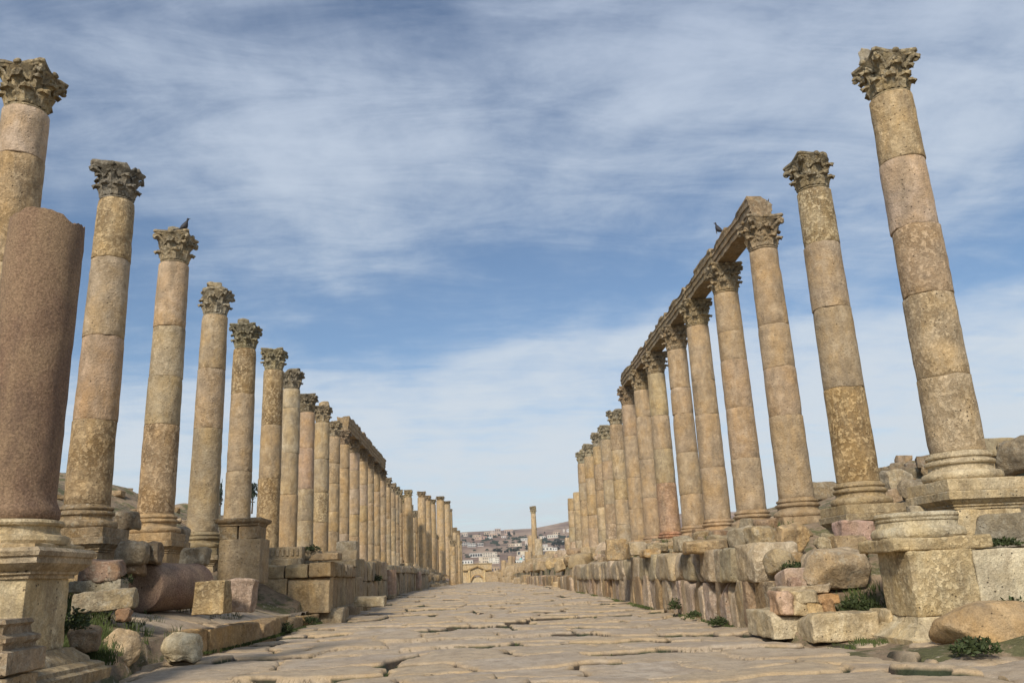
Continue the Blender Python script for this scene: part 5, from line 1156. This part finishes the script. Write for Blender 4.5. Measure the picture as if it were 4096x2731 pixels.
# ------------------------------------------------------------------ birds
def bird(lab, p, yaw, s=1.0):
    e = thing('pigeon', lab, 'bird', tuple(p), yaw)
    prof = [(-.20, .02, .02, -.01), (-.13, .04, .025, 0), (-.07, .06, .055, .02), (0, .075, .08, .035), (.06, .07, .082, .06), (.10, .055, .06, .10), (.12, .038, .042, .145), (.14, .036, .038, .175), (.165, .025, .025, .185), (.18, .008, .008, .182)]
    V = []; n = 10
    for x, w, h_, z in prof:
        for j in range(n): a = 2 * PI * j / n; V.append((x * s, w * math.cos(a) * s, (z + h_ * math.sin(a) + .10) * s))
    Fq = [(i * n + j, i * n + (j + 1) % n, (i + 1) * n + (j + 1) % n, (i + 1) * n + j) for i in range(len(prof) - 1) for j in range(n)]
    Fq += [tuple(range(n))[::-1], tuple((len(prof) - 1) * n + j for j in range(n))]
    m = MB(); m.add(V, Fq); link('body', m, M_bird, e, rot=(0, -.45, 0))
    m = MB(); m.add([(-.30 * s, -.03 * s, .02 * s), (-.30 * s, .03 * s, .02 * s), (-.12 * s, .03 * s, .06 * s), (-.12 * s, -.03 * s, .06 * s), (-.30 * s, -.03 * s, .0), (-.30 * s, .03 * s, .0), (-.12 * s, .03 * s, .03 * s), (-.12 * s, -.03 * s, .03 * s)], [(0, 1, 2, 3), (7, 6, 5, 4), (0, 4, 5, 1), (2, 6, 7, 3), (0, 3, 7, 4), (1, 5, 6, 2)]); link('tail', m, M_bird, e)
    m = MB(); m.add(*tube([(.165 * s, 0, .283 * s), (.215 * s, 0, .275 * s)], [.012 * s, .004 * s], 5)); link('beak', m, M_beak, e, rot=(0, -.45, 0))
    for sgn in (-1, 1): m = MB(); m.add(*tube([(.01 * s, sgn * .03 * s, .09 * s), (.01 * s, sgn * .03 * s, 0)], [.008 * s, .006 * s], 5)); link('leg', m, M_beak, e)
X, Y, zn = COLS['L3']; bird('dark pigeon leaning on the third left capital', (X + .38, Y - .3, zn + .91), .25, 1.15)
bp = at(2868, 935, X=8.18); bird('dark pigeon on the edge of the right architrave', (bp.x, bp.y, bp.z), 2.6, 1.15)

# ------------------------------------------------------------------ grass and weeds
def tuft(V, Fq, x, y, z, h_, n, spread, r):
    for k in range(n):
        a = r.uniform(0, 6.28); rr = spread * math.sqrt(r.random()); bx, by = x + rr * math.cos(a), y + rr * math.sin(a); t = r.uniform(0, 6.28); w = .006; L = h_ * r.uniform(.5, 1.2); lx, ly = math.cos(t) * L * .45, math.sin(t) * L * .45
        i = len(V); V += [(bx - w, by, z - .02), (bx + w, by, z - .02), (bx + lx * .5 + w * .7, by + ly * .5, z + L * .7), (bx + lx * .5 - w * .7, by + ly * .5, z + L * .7), (bx + lx, by + ly, z + L)]
        Fq += [(i, i + 1, i + 2, i + 3), (i + 3, i + 2, i + 4)]
r = random.Random(42); V = []; Fq = []
# in the road joints
Xs = np.array([r.uniform(-5.2, 5.2) for _ in range(14000)]); Ys = np.array([8 + 42 * r.random() ** 1.5 for _ in range(14000)])
h_, jt, ed, ti = slabs(Xs[None], Ys[None], 11); P = np.stack([Xs, Ys, Xs * 0], 1); gm_ = vn(P * .55 + 3, 8)
zr_, _a = road_f(Xs[None], Ys[None])
sel = np.where((jt[0] > .55) & (gm_ > -.05))[0][:2200]
for i in sel: tuft(V, Fq, Xs[i], Ys[i], zr_[0, i] + .01, .035, 5, .03, r)
# along the wall and kerb feet
for k in range(420):
    y = r.uniform(15, 44); 
    if vn(np.array([[y * .7, 0, 0]]), 3)[0] < -.1: continue
    tuft(V, Fq, 5.14 - abs(r.gauss(0, .06)), y, float(road_z(y)) - .01, .065, 6, .05, r)
for k in range(260):
    t = r.uniform(17, 25.8); x = -lerp_tab(t, [(15.5, 5.72), (17.3, 5.22), (18.9, 4.98), (20.2, 4.88), (25.6, 4.6)]); tuft(V, Fq, x + abs(r.gauss(.02, .03)), t, float(road_z(t)), .05, 5, .04, r)
for k in range(420):
    x, y = r.gauss(-5.95, .35), r.gauss(13.2, .7); z = float(ground_z(np.array([[x]]), np.array([[y]]))[0, 0]); tuft(V, Fq, x, y, z, .16, 9, .08, r)
for (cx_, cy_, n_, sx, sy, hh) in ((-6.9, 15.6, 120, .5, .5, .2), (6.1, 13.8, 60, .25, .25, .14), (5.9, 12.7, 60, .5, .15, .07), (6.4, 13.9, 60, .3, .3, .2), (7.9, 11.8, 60, .5, .4, .08), (-7.6, 17, 90, .6, .6, .2), (6.2, 15.2, 60, .4, .4, .15)):
    for k in range(n_):
        x, y = r.gauss(cx_, sx), r.gauss(cy_, sy); z = float(ground_z(np.array([[x]]), np.array([[y]]))[0, 0]); tuft(V, Fq, x, y, z, hh, 8, .07, r)
for k in range(1600):
    s_ = r.choice([-1, 1]); x = s_ * r.uniform(5.6, 8); y = r.uniform(15, 45)
    if vn(np.array([[x, y, 0]]) * .8, 12)[0] < .25: continue
    z = float(ground_z(np.array([[x]]), np.array([[y]]))[0, 0]); tuft(V, Fq, x, y, z, .15, 6, .08, r)
mb = MB(); mb.add(V, Fq); o = link('grass', mb.mesh('grass', False), M_grass, None); o['kind'] = 'stuff'; o['label'] = 'short green grass in the paving joints and at the wall feet'; o['category'] = 'grass'

def weed(x, y, z, w, h_, n, seed, lab, grp=None, sz=.035):
    r = np.random.RandomState(seed); mb = MB(); e = thing('weed', lab, 'plant', (x, y, z), 0, grp)
    st = MB()
    for k in range(9):
        a = r.uniform(0, 6.28); q = r.uniform(.2, 1) * w; st.add(*tube([(0, 0, 0), (q * .4 * math.cos(a), q * .4 * math.sin(a), h_ * .55), (q * math.cos(a), q * math.sin(a), h_ * r.uniform(.6, 1))], [.006, .005, .003], 4))
    V = []; Fq = []
    for k in range(n):
        a = r.uniform(0, 6.28); q = math.sqrt(r.rand()) * w; zz = h_ * (1 - (q / w) ** 2 * .6) * r.uniform(.05, 1.0); c_ = np.array([q * math.cos(a), q * math.sin(a), zz]); d = r.normal(0, 1, 3); d[2] = abs(d[2]) * .6; d /= np.linalg.norm(d); b = np.cross(d, r.normal(0, 1, 3)); b /= np.linalg.norm(b); s = sz * r.uniform(.6, 1.4)
        i = len(V); V += [c_, c_ + d * s + b * s * .45, c_ + d * s * 2, c_ + d * s - b * s * .45]; Fq.append((i, i + 1, i + 2, i + 3))
    mb.add(np.array(V), Fq); link('leaves', mb.mesh('leaves', False), M_weed, e); link('stems', st, M_weed, e)
p = at(*z5(1230, 1392), Y=10.45); weed(p.x, p.y, p.z, .26, .20, 460, 1, 'dark leafy bush at the foot of the orange boulder')
p = at(*z5(1400, 735), Y=12.9); weed(p.x, p.y, p.z, .22, .12, 260, 2, 'small dark weed on top of the right pedestal block')
p = at(*z5(1490, 1120), Y=12.1); weed(p.x, p.y, p.z, .3, .16, 300, 3, 'green weed behind the orange boulder at the right edge')
p = at(*z4(1085, 1130), X=5.0); weed(p.x, p.y, p.z, .18, .16, 260, 4, 'dark leafy weed at the wall foot, nearest of the wall weeds')
p = at(*z4(905, 1070), X=5.0); weed(p.x, p.y, p.z, .16, .13, 200, 5, 'dark leafy weed at the wall foot, second from the viewer')
p = at(*z4(755, 1015), X=5.0); weed(p.x, p.y, p.z, .14, .3, 200, 6, 'tall narrow weed climbing the lower wall course')
p = at(*z4(1650, 720), Y=15.2); weed(p.x, p.y, p.z, .22, .16, 220, 7, 'weed in the gap above the mauve pink block')
p = at(*z2(640, 1190), X=-4.8); weed(p.x, p.y, p.z, .22, .28, 380, 8, 'dark weed at the foot of the left kerb')
p = at(*z2(820, 1120), X=-4.7); weed(p.x, p.y, p.z, .3, .2, 300, 9, 'spreading weed at the far end of the left kerb')
p = at(*z2(1330, 800), X=-4.7); weed(p.x, p.y, p.z, .3, .3, 200, 10, 'weed growing from the joint of the tall left wall', sz=.06)
p = at(*z2(835, 575), Y=30.3); weed(p.x, p.y, p.z, .35, .2, 200, 11, 'low weed on top of the left terrace blocks', sz=.05)
p = at(*z1(560, 1170), Y=12.0); weed(p.x, p.y, p.z, .2, .3, 300, 12, 'dark weed at the side of the granite column pedestal')
p = at(*z1(850, 830), Y=16.5); weed(p.x, p.y, p.z, .35, .25, 420, 13, 'green weed patch left of the fallen granite drum')
p = at(*z5(520, 1130), Y=13.9); weed(p.x, p.y, p.z, .28, .26, 420, 14, 'dark green weed filling the hollow under the largest boulder')

# ------------------------------------------------------------------ air
hm = bpy.data.materials.new('thin_haze'); hm.use_nodes = True; hn = hm.node_tree; hn.nodes.clear()
ho = hn.nodes.new('ShaderNodeOutputMaterial'); hv = hn.nodes.new('ShaderNodeVolumePrincipled'); hv.inputs['Density'].default_value = 0.00010; hv.inputs['Color'].default_value = (0.86, 0.91, 1.0, 1); hv.inputs['Anisotropy'].default_value = 0.2
hn.links.new(hv.outputs[0], ho.inputs['Volume'])
m = MB(); m.box((100, 1600, 75), (6000, 4200, 350)); hz_o = link('haze', m.mesh('haze', False), hm, None); hz_o['kind'] = 'stuff'; hz_o['label'] = 'thin pale haze over the far hills'; hz_o['category'] = 'haze'
